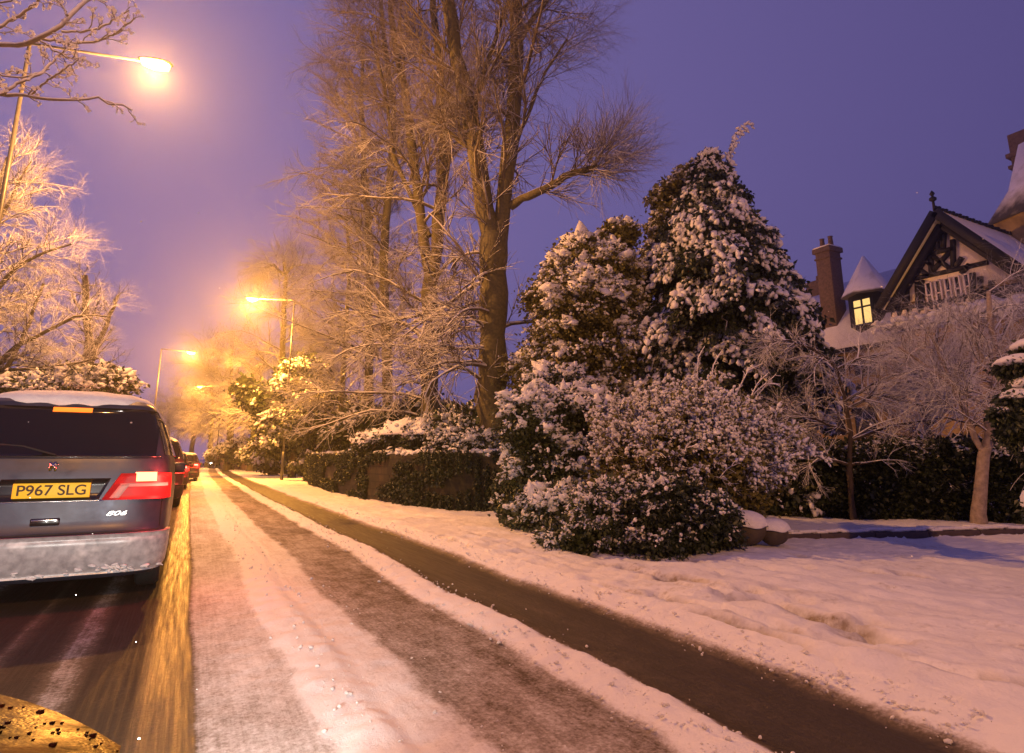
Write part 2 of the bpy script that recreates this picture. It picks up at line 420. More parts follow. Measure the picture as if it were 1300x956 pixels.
# trodden holes along the kerb
DIRT = np.zeros(GX.shape)
DIRT += np.where(near, .8 * np.exp(-(dg / .04) ** 2) * (fbm(GX, GY, 63, 2, 1.5) > -.1) + 1.3 * np.clip(fbm(GX + GY * .8, GY * .5, 64, 4, 2.2) - .1, 0, 1) * np.clip(1.4 - (GX - 3.1) / 3.5, .15, 1), 0)
fr_ = np.random.default_rng(99); FPR = []
for q in range(34):
    u_ = q / 33; FPR.append((715 + 420 * u_ + 9 * (-1) ** q, 700 + 128 * u_ + 5 * fr_.normal(), .11 + .05 * fr_.random()))
for q in range(26): FPR.append((640 + 520 * fr_.random(), 695 + 150 * fr_.random(), .07 + .1 * fr_.random()))
for px, py, s_ in tuple(FPR) + ((838, 771, .13), (905, 806, .2), (955, 824, .2), (860, 782, .1), (700, 735, .1), (745, 752, .08), (1000, 850, .14), (880, 800, .1), (620, 700, .09), (660, 712, .1)):
    g = gnd(px, py); GZ = GZ - np.where(near, .075 * np.exp(-(((GX - g[0]) / (s_ * .5)) ** 2 + ((GY - g[1]) / s_) ** 2) ** 1.5), 0); DIRT += np.where(near, (1.3 if s_ > .13 else .45) * np.exp(-(((GX - g[0]) / (s_ * .5)) ** 2 + ((GY - g[1]) / (s_ * 1.1)) ** 2)), 0)
GZ = GZ + np.where(near, np.clip(fbm(GX, GY, 55, 3, 9.), -.1, .5) * .05 + np.clip(fbm(GX + .4 * GY, GY * .35, 56, 4, 5.) - .05, 0, .3) * .14 * np.clip(1.3 - (GX - 3.1) / 4, .25, 1), 0)
GZ = GZ - np.clip(1 - np.abs(kx) / .25, 0, 1) * .05 * (GX > 3.05)
GZ = GZ + np.where(GX > 26, np.clip((GX - 26) * .02, 0, 1.5), 0)
M['ground'] = snow_mat('ground_snow', (.80, .80, .82), 5., .7)
nt = M['ground'].node_tree; b = nt.nodes['Principled BSDF']
# dirty trampled patches show brown slush
fz = noise(nt, 1.3, 5, .7); fz2 = noise(nt, 14., 4, .7)
mm = N(nt, 'ShaderNodeMath', operation='MULTIPLY'); nt.links.new(fz, mm.inputs[0]); nt.links.new(fz2, mm.inputs[1])
src = b.inputs['Base Color'].links[0].from_socket
dat = N(nt, 'ShaderNodeAttribute', attribute_name='dirt'); dm = N(nt, 'ShaderNodeMath', operation='MULTIPLY'); nt.links.new(dat.outputs['Fac'], dm.inputs[0]); nt.links.new(ramp(nt, fz2, [(.3, (.35,) * 3), (.6, (1.,) * 3)]), dm.inputs[1])
ds = N(nt, 'ShaderNodeMath', operation='ADD', use_clamp=True); nt.links.new(ramp(nt, mm.outputs[0], [(.30, (0, 0, 0)), (.45, (.5,) * 3)]), ds.inputs[0]); nt.links.new(dm.outputs[0], ds.inputs[1])
mx = N(nt, 'ShaderNodeMix', data_type='RGBA'); nt.links.new(ds.outputs[0], mx.inputs[0])
nt.links.new(src, mx.inputs[6]); mx.inputs[7].default_value = (.22, .17, .12, 1); nt.links.new(mx.outputs[2], b.inputs['Base Color'])
ground = grid_mesh('snowy_ground', GX + np.where(np.abs(GX) < 60, bend(GY), bend(GY)), GY, GZ, M['ground']); tag(ground, kind='structure')
a = ground.data.attributes.new('dirt', 'FLOAT', 'POINT'); a.data.foreach_set('value', np.clip(DIRT, 0, 1).ravel().astype(np.float32))

# dark kerb edge of the side road
kb = MB()
for i in range(9):
    a_ = np.array([*(KA + kd * (i * .92 + .1)), .055]); b_ = np.array([*(KA + kd * (i * .92 + 1.01)), .055])
    kb.bar(a_, b_, .12, .12, (0, 0, 1))
k_ = kb.build('side_road_kerb', plain('kerb_stone', (.07, .05, .045), .7), bevel=.012); tag(k_, kind='structure')
ks = MB()
for i in range(60):
    a_ = KA + kd * (i * .14 + .1); z_ = .14 + .012 * rng.normal()
    ks.box((a_[0] + kn[0] * .06, a_[1] + kn[1] * .06, z_), (.2, .15 + .03 * rng.random(), .05), math.atan2(kd[1], kd[0]))
o = ks.build('kerb_snow', M['snow_lump'], None, bevel=.02); tag(o, kind='structure')

# ------------------------------------------------------------------ lamps
def street_lamp(base, head, label, power, color, h, light=True):
    e = empty('street_lamp', base, label, 'street lamp', 'sodium street lamps along the road')
    b0 = np.array(base, float); hd = np.array(head, float); top = np.array([b0[0], b0[1], h])
    MB().tube([b0, b0 + [0, 0, 1.5]], [.085, .085], 12).build('pole_base', M['pole'], e, True)
    MB().tube([b0 + [0, 0, 1.5], top], [.062, .042], 12).build('pole', M['pole'], e, True)
    d = hd - top; L = np.linalg.norm(d); u = d / L
    MB().tube([top - [0, 0, .12], top, top + u * (L - .3)], [.035, .035, .026], 8).build('arm', M['lamp_dark'], e, True)
    hv = np.array([u[0], u[1], 0]); hv /= np.linalg.norm(hv); sd = np.array([-hv[1], hv[0], 0])
    # housing: a shallow upturned shell over the lens
    prof = [(-.42, .05, .03), (-.36, .09, .07), (-.1, .13, .1), (.2, .14, .1), (.4, .1, .07), (.46, .04, .02)]
    V = []; S = 10
    for s_, w, hh in prof:
        for k in range(S + 1):
            a_ = pi * k / S; V.append(hd + u * s_ + sd * w * cos(a_) + ZZ * (hh * sin(a_) + .02))
    F = [(i * (S + 1) + k, i * (S + 1) + k + 1, (i + 1) * (S + 1) + k + 1, (i + 1) * (S + 1) + k) for i in range(len(prof) - 1) for k in range(S)]
    hb = MB(); hb.add(V, F); hb.build('lamp_housing', M['lamp_dark'], e, True)
    V = []
    for s_, w, hh in [(-.32, .03, .01), (-.28, .12, .12), (0, .16, .19), (.3, .15, .17), (.4, .03, .02)]:
        for k in range(S + 1):
            a_ = pi * k / S; V.append(hd + u * s_ + sd * w * cos(a_) - ZZ * (hh * sin(a_) - .015))
    F = [(i * (S + 1) + k, i * (S + 1) + k + 1, (i + 1) * (S + 1) + k + 1, (i + 1) * (S + 1) + k) for i in range(4) for k in range(S)]
    lb = MB(); lb.add(V, F); lb.build('lamp_lens', M['lens'], e, True)
    if light:
        l = bpy.data.lights.new('lamp_light', 'POINT'); l.energy = power; l.color = color; l.shadow_soft_size = .12
        lo = bpy.data.objects.new('lamp_light', l); COL.objects.link(lo); lo.parent = e
        p = hd - ZZ * .36 - b0; lo.location = tuple(p)
    return e

SOD = (1., .40, .055); SODP = (1., .42, .11)
P1 = foot(38 - 42, 12.9, .08); H1 = at(196, 80, 12.9)
t1 = at(38, 55, 12.9); P1 = np.array([t1[0], t1[1], .08])
street_lamp(P1, H1, 'nearest tall street lamp, its pole at the left edge behind snowy branches', 7000, SODP, t1[2])
t2 = at(374, 381, 33); street_lamp((t2[0], t2[1], .08), at(321, 379, 33), 'tall street lamp on the right verge beside the end of the stone wall', 18000, SOD, t2[2])
t3 = at(205, 443, 47); street_lamp((t3[0], t3[1], .08), at(242, 447, 47), 'slender street lamp on the left side, seen just above the people carrier', 11000, SOD, t3[2])
t4 = at(283, 490, 72); street_lamp((t4[0], t4[1], .08), at(254, 490.5, 72), 'small distant street lamp glowing in front of the far snowy trees', 11000, SOD, t4[2])
# the row goes on behind the photographer and lights the foreground
street_lamp((-3.4, -11, .08), (-.9, -11, 9.9), 'street lamp of the same row standing behind the photographer', 6500, SODP, 9.8)

# ------------------------------------------------------------------ trees
def bare_tree(label, limbs, base, l1, l2, l3, cat='tree', name='bare_tree', bark='bark', twig='twig', group='bare snowy roadside trees', sides=3):
    """limbs: list of (world points, radius start, radius end, spec) ; l1 l2 l3 dicts for the branch orders"""
    e = empty(name, base, label, cat, group)
    tr = []; br = []
    for pts, ra, rb, kw in limbs:
        P = resample(pts, 14)[None]; P[:, 1:-1] += rng.normal(size=(1, 12, 3)) * ra * .14
        R = np.linspace(ra, rb, 14)[None]
        R = R * (1 + .06 * rng.normal(size=R.shape))
        if kw.get('root'): R[0, 0] *= 1.35; R[0, 1] *= 1.08
        tr.append(tubes(P, R, 12))
        if kw.get('n', 1) == 0: continue
        a1 = dict(l1); a1.update({k: v for k, v in kw.items() if k not in ('root',)})
        b1 = kids(P, R, **a1); br.append((b1, 5))
        for spec, sd in ((l2, 3), (l3, 3)):
            if spec is None: break
            b1 = kids(*b1, **spec); br.append((b1, sd))
    V, F = merge(tr); mesh_np('trunk', V, F, M[bark], e, True)
    V, F = merge([tubes(p, r, s) for (p, r), s in br]); mesh_np('crown', V, F, M[twig], e, False)
    return e

def path(dist, *pts, jit=0.):
    out = []
    for i, p in enumerate(pts):
        d = p[2] if len(p) > 2 else dist
        out.append(at(p[0], p[1], d))
    return out

def gpath(dist, *pts):
    o = path(dist, *pts); f = o[0].copy(); f[2] = .0; return [f] + o

L1 = dict(n=34, t0=.12, t1=1., L=3.2, ang=.95, K=7, up=.30, droop=.0, wig=.13, rr=.34, rmax=.07, tip=.22, ltaper=.35)
L2 = dict(n=14, t0=.12, t1=1., L=1.5, ang=.70, K=5, up=.10, droop=.02, wig=.11, rr=.6, rmax=.02, tip=.4)
L3 = dict(n=9, t0=.1, t1=1., L=.7, ang=.55, K=4, up=0.08, droop=.02, wig=.10, rr=.75, rmax=.0095, tip=.6)

D = 15.5
bare_tree('massive forked bare tree rising beside the big snowy conifer', [
    (gpath(D, (627, 540), (627, 450), (626, 380), (627, 300)), .44, .36, dict(root=True, n=14, t0=.42, L=3.4, up=-.05, droop=.12, bias=(-.5, .1, 0))),
    (path(D, (627, 310), (612, 240), (603, 190), (592, 120), (578, 60), (570, 0), (560, -90), (555, -180)), .27, .12, dict(n=25)),
    (path(D, (630, 320), (640, 250), (648, 180), (654, 110), (656, 50), (652, -20), (660, -120), (655, -200)), .26, .12, dict(n=25)),
    (path(D, (612, 235), (600, 190), (575, 170), (548, 155)), .10, .05, dict(n=10, t0=.3, L=2.)),
    (path(D, (600, 150), (612, 95), (628, 55), (640, 10)), .09, .05, dict(n=9, t0=.3, L=2.)),
    (path(D, (655, 60), (672, 30), (695, 0), (715, -50)), .10, .05, dict(n=12, t0=.2, L=2.4)),
    (path(D, (645, 200), (668, 150), (690, 95), (720, 50)), .06, .03, dict(n=12, t0=.2, L=2.4)),
    (path(D, (648, 262, D), (668, 250, D - .3), (695, 238, D - .6), (722, 222, D - .8), (752, 214, D - 1)), .12, .085, dict(n=5, t0=.25, L=1.4, up=.1)),
    (path(D, (744, 216, D - 1), (752, 213, D - 1), (757, 211, D - 1)), .085, .05, dict(n=13, t0=.2, L=1.9, ang=.95, up=.42, droop=-.02, rmax=.018, rr=.3, wig=.07)),
], foot(627, D), L1, L2, dict(L3, n=9))

D = 20.
bare_tree('bare twin-stemmed tree just left of the massive forked one', [
    (gpath(D, (540, 560), (544, 450), (548, 350)), .34, .28, dict(root=True, n=28, t0=.27, L=4.4, up=-.02, droop=.12, bias=(-.7, 0, 0))),
    (path(D, (547, 355), (532, 270), (526, 200), (512, 110), (498, 30), (490, -70)), .2, .09, dict(n=25, L=4., bias=(-.25, 0, 0))),
    (path(D, (549, 355), (558, 270), (563, 200), (561, 120), (552, 30), (550, -80)), .23, .1, dict(n=24, L=3.6)),
    (path(D, (545, 300), (500, 200), (490, 120), (470, 40)), .1, .05, dict(n=14, L=3.)),
], foot(540, D), dict(L1, bias=(-.25, 0, 0), droop=.05), L2, L3)

D = 24.
bare_tree('slim leaning bare tree, middle of the group over the stone wall', [
    (gpath(D, (494, 520), (489, 400), (486, 300), (496, 220), (503, 150), (488, 60), (480, -40)), .24, .09, dict(root=True, n=60, t0=.22, L=4.2, droop=.08, up=-.02, bias=(-.45, 0, 0))),
], foot(494, D), L1, L2, L3)
bare_tree('leftmost slim bare tree with drooping snow-laden boughs over the wall', [
    (gpath(27, (468, 520), (470, 400), (470, 300), (462, 220), (458, 130), (462, 60)), .26, .08, dict(root=True, n=60, t0=.22, L=5., droop=.08, up=-.05, bias=(-.5, 0, 0))),
], foot(468, 27), L1, L2, L3)
bare_tree('low bare tree with long drooping boughs, behind the street lamp by the wall', [
    (gpath(30, (432, 540), (436, 480), (440, 400), (446, 330), (440, 280)), .2, .06, dict(root=True, n=44, t0=.2, L=4., droop=.10, up=-.02, bias=(-.3, 0, 0))),
], foot(432, 30), L1, L2, L3)

FL1 = dict(L1, n=42, L=5., rmax=.09, droop=.10); FL2 = dict(L2, L=2.6, n=11, rmax=.04, droop=.1); FL3 = dict(L3, L=1.4, n=12, rmax=.022, droop=.12)
bare_tree('tall far tree with flat weeping top behind the lamp on the right verge', [
    (gpath(48, (352, 560), (356, 480), (360, 400), (362, 350), (360, 332)), .42, .12, dict(root=True, n=34, t0=.2, L=5., droop=.16, ltaper=.1)),
    (path(48, (360, 350), (372, 338), (385, 336)), .14, .06, dict(n=8, L=2., droop=.2)),
    (path(48, (360, 350), (348, 336), (335, 340)), .14, .06, dict(n=8, L=2., droop=.2)),
], foot(352, 48), FL1, FL2, FL3)
for i, (px, D, y1, hw, lab) in enumerate((
        (292, 62, 430, 8., 'broad rounded snowy tree glowing orange behind the small distant lamp'),
        (322, 56, 450, 5.5, 'snowy tree between the broad glowing tree and the tall weeping one'),
        (245, 95, 500, 9., 'faint snowy tree above the queue of cars at the end of the road'),
        (268, 80, 470, 8., 'hazy snowy tree left of the broad glowing one'),
        (213, 120, 520, 8., 'palest far tree just right of the roof of the people carrier'),
        (395, 52, 420, 6., 'snowy tree seen through the boughs right of the tall weeping one'))):
    top = at(px, y1, D)[2]
    bare_tree(lab, [(gpath(D, (px, 560), (px + 2, 520), (px + 1, (y1 + 500) / 2), (px + 3, y1 + 15)), .4, .12, dict(root=True, n=34, t0=.3, L=hw * .75, up=.1, droop=.1, ltaper=.3))],
              foot(px, D), FL1, dict(FL2, L=hw * .36), dict(FL3, L=hw * .2, rmax=.03))

# left side of the road
D = 14.8
bare_tree('snow-frosted bare tree at the left edge, glowing orange under the nearest lamp', [
    (gpath(D, (-25, 480), (-18, 400), (-15, 320), (-8, 250), (10, 200)), .2, .05, dict(root=True, n=34, t0=.3, L=2.4, droop=.03, up=.1, bias=(.25, -.15, 0))),
    (path(D, (-20, 480), (20, 440), (60, 420), (100, 400), (135, 402)), .07, .02, dict(n=20, t0=.1, L=1.2, up=.05)),
    (path(D, (-20, 470), (40, 468), (90, 462), (125, 455)), .05, .02, dict(n=14, t0=.1, L=1.2, up=.15)),
    (path(D, (-15, 380), (20, 340), (55, 320), (90, 310)), .06, .02, dict(n=20, t0=.1, L=1.3, up=.05)),
    (path(D, (0, 480), (25, 440), (40, 400), (55, 360)), .06, .03, dict(n=10, t0=.1, L=1.2)),
    (path(D, (-20, 320), (10, 260), (30, 220), (40, 205)), .05, .015, dict(n=16, t0=.1, L=1.0, up=.1)),
], foot(-25, D), dict(L1, wig=.2), dict(L2, L=.8, n=11, wig=.2), dict(L3, L=.34, n=9, wig=.25, rmax=.009), twig='twig_snow')
D = 24.
bare_tree('dark pollarded bare tree with stubby limbs beyond the frosted left tree', [
    (gpath(D, (112, 500), (112, 450), (110, 400), (108, 350)), .28, .1, dict(root=True, n=24, t0=.4, L=1.6)),
    (path(D, (113, 460), (128, 430), (140, 400), (150, 375)), .12, .06, dict(n=8, t0=.3, L=.9)),
    (path(D, (112, 465), (138, 460), (152, 468)), .08, .03, dict(n=8, t0=.3, L=.8)),
], foot(112, D), L1, dict(L2, L=.8, n=6), dict(L3, L=.4, n=5), bark='bark_dark', twig='twig_bare')

# boughs of a nearby tree reaching in at the top left: its trunk stands off to the left
D = 6.2
e = empty('overhanging_tree', foot(-190, D), 'near tree whose thick snowy boughs reach in across the nearest street lamp', 'tree')
MB().tube([foot(-190, D), at(-180, 300, D), at(-150, 100, D), at(-120, -80, D)], [.2, .17, .13, .1], 14).build('trunk', M['bark'], e, True)
bs = [((-150, 60), (-60, 62), (0, 55), (30, 58), (50, 48), (75, 35), (88, 18), (100, 8), (122, -8), (150, -25)),
      ((50, 48), (90, 55), (125, 52), (150, 40), (172, 22)), ((78, 40), (100, 40), (120, 38), (150, 22), (163, 14)),
      ((-160, 120), (-60, 125), (0, 120), (40, 122), (80, 128), (110, 125), (120, 120), (135, 132), (158, 132), (169, 140)),
      ((0, 120), (25, 105), (50, 95), (75, 70), (90, 58)), ((35, 122), (70, 95), (100, 76)), ((-150, 40), (-40, 40), (0, 34), (25, 18), (38, 12), (48, 2), (60, -14)),
      ((-60, 62), (-20, 85), (5, 96), (35, 98), (62, 88)), ((-150, 10), (-60, -10), (-10, 4), (15, 2)), ((50, 50), (70, 65), (88, 74), (104, 74)), ((86, 20), (80, 8), (76, 4))]
rs = [(.038, .02), (.02, .01), (.017, .009), (.034, .012), (.02, .011), (.014, .009), (.03, .014), (.017, .009), (.02, .011), (.014, .008), (.012, .008)]
br = []; tips = []
for bpt, (ra, rb) in zip(bs, rs):
    pts = path(D, *[(x, y, D + .25 * math.sin(x * .021 + len(bpt))) for x, y in bpt])
    P = resample(pts, 26)[None]; P += rng.normal(size=P.shape) * .006; R = np.linspace(ra, rb, 26)[None]
    br.append((P, R, 8))
    c1 = kids(P, R, n=9 if len(bpt) > 5 else 6, t0=.35, t1=1., L=.3, ang=.9, K=5, up=.25, wig=.3, rr=.55, rmax=.008, tip=.8)
    c2 = kids(*c1, n=3, t0=.3, t1=1., L=.11, ang=.9, K=3, up=.2, wig=.3, rr=.9, rmax=.006, tip=.9)
    br += [(*c1, 5), (*c2, 4)]; tips += [c1[0][:, -1], c2[0][:, -1], c2[0][::2, 1]]
V, F = merge([tubes(p, r, s) for p, r, s in br]); mesh_np('bough', V, F, M['twig_snow'], e, True)
tp = np.concatenate(tips); V, F = lumps(tp, unit(rng.normal(size=tp.shape) + [0, 0, .3]), .026, per=2, along=.7, flat=.8, drop=0)
mesh_np('snow_clumps', V, F, M['snow_lump'], e, True)

# ------------------------------------------------------------------ evergreen masses
def sprays(blobs, n, clump=.3, per=18):
    """clumps of sprays on the outer shell of a set of ellipsoids (c, r)"""
    C = np.array([b_[0] for b_ in blobs], float); Rr = np.array([b_[1] for b_ in blobs], float)
    w = (Rr[:, 0] * Rr[:, 2] + Rr[:, 0] * Rr[:, 1]); w /= w.sum(); nc = max(8, n // per)
    k = rng.choice(len(blobs), nc, p=w); d = unit(rng.normal(size=(nc, 3))); d[:, 2] = np.where(d[:, 2] < -.35, -d[:, 2], d[:, 2])
    rad = 1 - .32 * rng.random(nc) ** 1.3
    p = C[k] + d * Rr[k] * rad[:, None]; dd = unit(d / Rr[k]); inside = np.zeros(nc, bool)
    for j in range(len(blobs)):
        q = (p - C[j]) / (Rr[j] * .8); inside |= ((q ** 2).sum(1) < 1) & (k != j)
    p, dd, rad = p[~inside], dd[~inside], rad[~inside]
    idx = np.repeat(np.arange(len(p)), per); m = len(idx)
    cr = clump * (.55 + .8 * rng.random(len(p)))[idx]
    off = rng.normal(size=(m, 3)) * np.array([.5, .5, .3]); off[:, 2] -= .35 * (off[:, :2] ** 2).sum(1)
    out = p[idx] + off * cr[:, None] - dd[idx] * cr[:, None] * .25
    dirs = unit(dd[idx] + off * [1.1, 1.1, .2]); up = off[:, 2] * 1.2 + .35 * dd[idx, 2] + .12
    keep = out[:, 2] > .03
    return out[keep], dirs[keep], rad[idx][keep], up[keep], (p - dd * (clump * .25) + ZZ * clump * .05, dd, rad)

def evergreen(name, label, base, blobs, n, leafsize, lumpsize, leafmat='leaf', cat='tree', trunk=None, group=None, up_bias=.25, per=5, droop=.5, snow_cut=.0, lper=3, tpl=ICO0, clump=.3, fill=True):
    e = empty(name, base, label, cat, group)
    p, d, rad, up0, (pc, pd, pr) = sprays(blobs, n, clump)
    sd = unit(d + np.array([0, 0, -droop]) + rng.normal(size=d.shape) * .3)
    V, F = leaves(p, sd, leafsize, per, leafsize * .8)
    parts = [(V, F)]
    if fill:     # deeper foliage so the mass is dense inside
        k = rng.integers(0, len(blobs), n * 2); q = unit(rng.normal(size=(n * 2, 3))) * (.2 + .6 * rng.random((n * 2, 1)))
        q = np.array([b_[0] for b_ in blobs])[k] + q * np.array([b_[1] for b_ in blobs])[k]; q = q[q[:, 2] > .05]
        parts.append(leaves(q, unit(rng.normal(size=q.shape)), leafsize * 1.4, 2, leafsize))
    V, F = merge(parts); mesh_np('foliage', V, F, M[leafmat], e, False)
    up = up0 + .8 * fbm(p[:, 0] - p[:, 1] * .6, p[:, 2] * 1.2 + p[:, 1], 5, 2, 1.1) + .08 * rng.normal(size=len(d))
    s = (up > snow_cut) & (rad > .74)
    ps = p[s] + np.array([0, 0, leafsize * .35])
    V, F = lumps(ps, unit(sd[s] + [0, 0, .12]), lumpsize * .8, lper, tpl=tpl, drop=.5)
    upc = .35 * pd[:, 2] + .1 + .8 * fbm(pc[:, 0] - pc[:, 1] * .6, pc[:, 2] * 1.2 + pc[:, 1], 5, 2, 1.1)
    cs = (upc > snow_cut + .02) & (pr > .72) & (pc[:, 2] > .1)
    if cs.sum() > 12:      # joined pads of snow over the clump tops
        V2, F2 = lumps(pc[cs] + [0, 0, lumpsize * .3], unit(pd[cs] + [0, 0, -.2]), clump * .8, 3, along=.5, flat=.42, drop=.25)
        F = np.concatenate([F, F2 + len(V)]); V = np.concatenate([V, V2])
    mesh_np('snow_clumps', V, F, M['snow_lump'], e, True)
    if trunk:
        MB().tube([np.array(base, float), np.array([base[0], base[1], trunk[1]])], [trunk[0], trunk[0] * .4], 10).build('trunk', M['bark_dark'], e, True)
    return e

def B(px, py, dist, rx, ry, rz):
    return (at(px, py, dist), (rx, ry, rz))

# big pointed conifer: drooping boughs that carry long snow tufts
D = 14.6
cbase = foot(925, D); conifer = empty('conifer_tree', cbase, 'tall pointed conifer with heavy drooping snow clumps, left of the timbered house', 'tree')
zz0 = [at(925, y_, D)[2] for y_ in (640, 520, 430, 385, 340, 300, 262, 235, 210, 196)]; hw0 = [2.5, 2.5, 2.2, 2.05, 1.8, 1.45, 1.05, .65, .3, .1]
nb = 360; zb = np.interp(rng.random(nb) ** .9, [0, 1], [.8, zz0[-1]]); Lb = np.interp(zb, zz0, hw0) * (.55 + .68 * rng.random(nb) ** .8); azb = rng.random(nb) * 2 * pi
K = 12; P = np.empty((nb, K, 3)); hor = np.stack([np.cos(azb), np.sin(azb), 0 * azb], 1); tt = np.linspace(0, 1, K)
for k in range(K): P[:, k] = cbase + hor * (Lb * tt[k])[:, None] + ZZ * (zb + Lb * (.30 * tt[k] - .62 * tt[k] ** 2.2))[:, None]
P += rng.normal(size=P.shape) * .025
V, F = tubes(P, np.linspace(.03, .008, K)[None] * np.ones((nb, 1)), 4); mesh_np('bough', V, F, M['bark_dark'], conifer)
MB().tube([cbase, cbase + ZZ * 9.2], [.26, .05], 10).build('trunk', M['bark_dark'], conifer, True)
nsp = 60; idx = np.repeat(np.arange(nb), nsp); t_ = .3 + .7 * rng.random(len(idx)) ** .8; ft = t_ * (K - 1.001); ii = ft.astype(int); fr = (ft - ii)[:, None]
pp = P[idx, ii] * (1 - fr) + P[idx, ii + 1] * fr; tg = unit(P[idx, ii + 1] - P[idx, ii]); lat = np.stack([-hor[idx, 1], hor[idx, 0], 0 * idx], 1) * (rng.normal(size=(len(idx), 1)))
latw = (.12 + .17 * np.minimum(Lb, 1.5))[idx][:, None] * (1.15 - .6 * t_[:, None])
pp = pp + lat * latw; pp[:, 2] -= np.abs((lat * latw)).sum(1) * .5 + .03
dsp = unit(tg + lat * .6 + np.array([0, 0, -.75]) + rng.normal(size=tg.shape) * .2)
V, F = leaves(pp, dsp, .13, 7, .06); mesh_np('foliage', V, F, M['leaf_dark'], conifer)
bs_ = rng.random(nb); sel = (bs_[idx] + .5 * fbm(P[idx, 8, 0], P[idx, 8, 2] + P[idx, 8, 1], 77, 2, .9) < .62) & (t_ > .55) & (np.abs((lat * latw)).sum(1) < .30) & (rng.random(len(idx)) < .8)
V, F = lumps(pp[sel] + [0, 0, .05], unit(dsp[sel] + [0, 0, .15]), .15, 3, along=1.8, flat=.6, drop=.7); mesh_np('snow_clumps', V, F, M['snow_lump'], conifer, True)
evergreen('conifer_tree', 'smaller evergreen top showing behind the left side of the pointed conifer', foot(862, D + 1.5), [B(880, 225, D + 1.5, .35, .4, .25), B(866, 244, D + 1.5, .5, .5, .35), B(845, 252, D + 1.5, .3, .3, .2), B(862, 290, D + 1.5, .8, .7, .7), B(850, 350, D + 1.5, 1., .9, 1.)], 2200, .12, .12, 'leaf_olive', trunk=(.18, 6), snow_cut=-.1, per=6, clump=.3)
# hooked leader
P = resample(path(D, (924, 225), (926, 195), (931, 176), (940, 162), (948, 157)), 14); V, F = lumps(P, unit(np.array([.5, 0, -.7]) + rng.normal(size=(14, 3)) * .7), .11, 9, along=1.8)
o = mesh_np('leader_snow', V, F, M['snow_lump'], conifer, True)
V, F = tubes(P[None], np.linspace(.05, .01, 14)[None], 6); mesh_np('leader', V, F, M['leaf_dark'], conifer, True)

D = 14.8
hb = [B(775, 345, D, .8, .8, .6), B(755, 400, D, 1.5, 1.3, 1.1), B(735, 450, D, 1.4, 1.2, 1.2), B(785, 450, D, 1.3, 1.2, 1.3), B(700, 480, D, 1.0, 1., .9), B(750, 510, D, 1.8, 1.2, 1.3), B(690, 380, D, .45, .5, .3), B(735, 320, D, .4, .5, .35), B(720, 345, D, .6, .5, .4), B(785, 300, D, .45, .5, .3), B(725, 365, D, .8, .7, .5)]
evergreen('evergreen_tree', 'broad yellow-green evergreen tree under snow, left shoulder of the pointed conifer', foot(760, D), hb, 13000, .10, .11, 'leaf_olive', trunk=(.2, 4.), droop=.3, snow_cut=.10, per=6, clump=.42, lper=4)

# the clipped evergreen mass, left end of the shrubbery
D = 10.6
lb = [B(672, 540, D, .55, .6, .75), B(700, 575, D, .8, .7, 1.0), B(680, 620, D, .6, .6, .7), B(740, 600, D, .9, .7, 1.1), B(720, 530, D, .7, .7, .55), B(765, 560, D, .8, .7, .9), B(720, 650, D - .6, .8, .6, .5), B(665, 650, D, .5, .5, .4), B(705, 490, D + 1, .6, .6, .4)]
evergreen('evergreen_bush', 'tall dense evergreen bush closing the end of the stone wall', foot(705, D), lb, 11000, .06, .066, 'leaf', 'bush', droop=.3, snow_cut=.14, per=6, clump=.27, lper=4, group='snowy shrubs at the corner')

# arching shrub: many stems with snow on the tips
D = 9.7
c = foot(858, D); e = empty('arching_shrub', c, 'big rounded shrub with arching snow-tipped stems, centre of the corner planting', 'bush', 'snowy shrubs at the corner')
n = 640
az = rng.random(n) * 2 * pi; el = np.arccos(.22 + .78 * rng.random(n) ** .8)
st = np.stack([c[0] + .3 * rng.normal(size=n), c[1] + .3 * rng.normal(size=n), .1 + .3 * rng.random(n)], 1)
dv = np.stack([np.cos(az) * np.sin(el), np.sin(az) * np.sin(el), np.cos(el) + .5], 1); dv = unit(dv)
K = 9; P = np.empty((n, K, 3)); P[:, 0] = st; L = (1.75 + .75 * rng.random(n)) * (.82 + .15 * np.cos(az) * np.sin(el))
d_ = dv.copy()
for k in range(1, K):
    d_ = unit(d_ + rng.normal(size=(n, 3)) * .06 + np.array([0, 0, -.05 * k / 3])); P[:, k] = P[:, k - 1] + d_ * (L / (K - 1))[:, None]
P[:, :, 2] = np.maximum(P[:, :, 2], .08); P[:, :, :2] = c[:2] + (P[:, :, :2] - c[:2]) * .72
R = np.linspace(.014, .006, K)[None].repeat(n, 0)
c1 = kids(P, R, n=9, t0=.42, t1=1., L=.42, ang=.7, K=5, up=.2, droop=.12, wig=.15, rr=.8, rmax=.007, tip=.7)
c2 = kids(*c1, n=3, t0=.3, t1=1., L=.2, ang=.7, K=3, up=.2, droop=.1, wig=.2, rr=.9, rmax=.006, tip=.7)
hi1 = c1[0][:, -1, 2] > 1.15 + .25 * rng.normal(size=len(c1[0])); hi2 = c2[0][:, -1, 2] > 1.15 + .25 * rng.normal(size=len(c2[0]))
V, F = merge([tubes(P, R, 4), tubes(c1[0][~hi1], c1[1][~hi1], 3), tubes(c2[0][~hi2], c2[1][~hi2], 3)]); mesh_np('stems', V, F, M['twig_bare'], e)
V, F = merge([tubes(c1[0][hi1], c1[1][hi1] * 1.8, 4), tubes(c2[0][hi2], c2[1][hi2] * 1.9, 4)]); mesh_np('frosted_twigs', V, F, M['twig_snow'], e)
allp = np.concatenate([c1[0][:, -1], c1[0][:, 3], c2[0][:, -1]]); ald = np.concatenate([unit(c1[0][:, -1] - c1[0][:, -2])] * 2 + [unit(c2[0][:, -1] - c2[0][:, -2])])
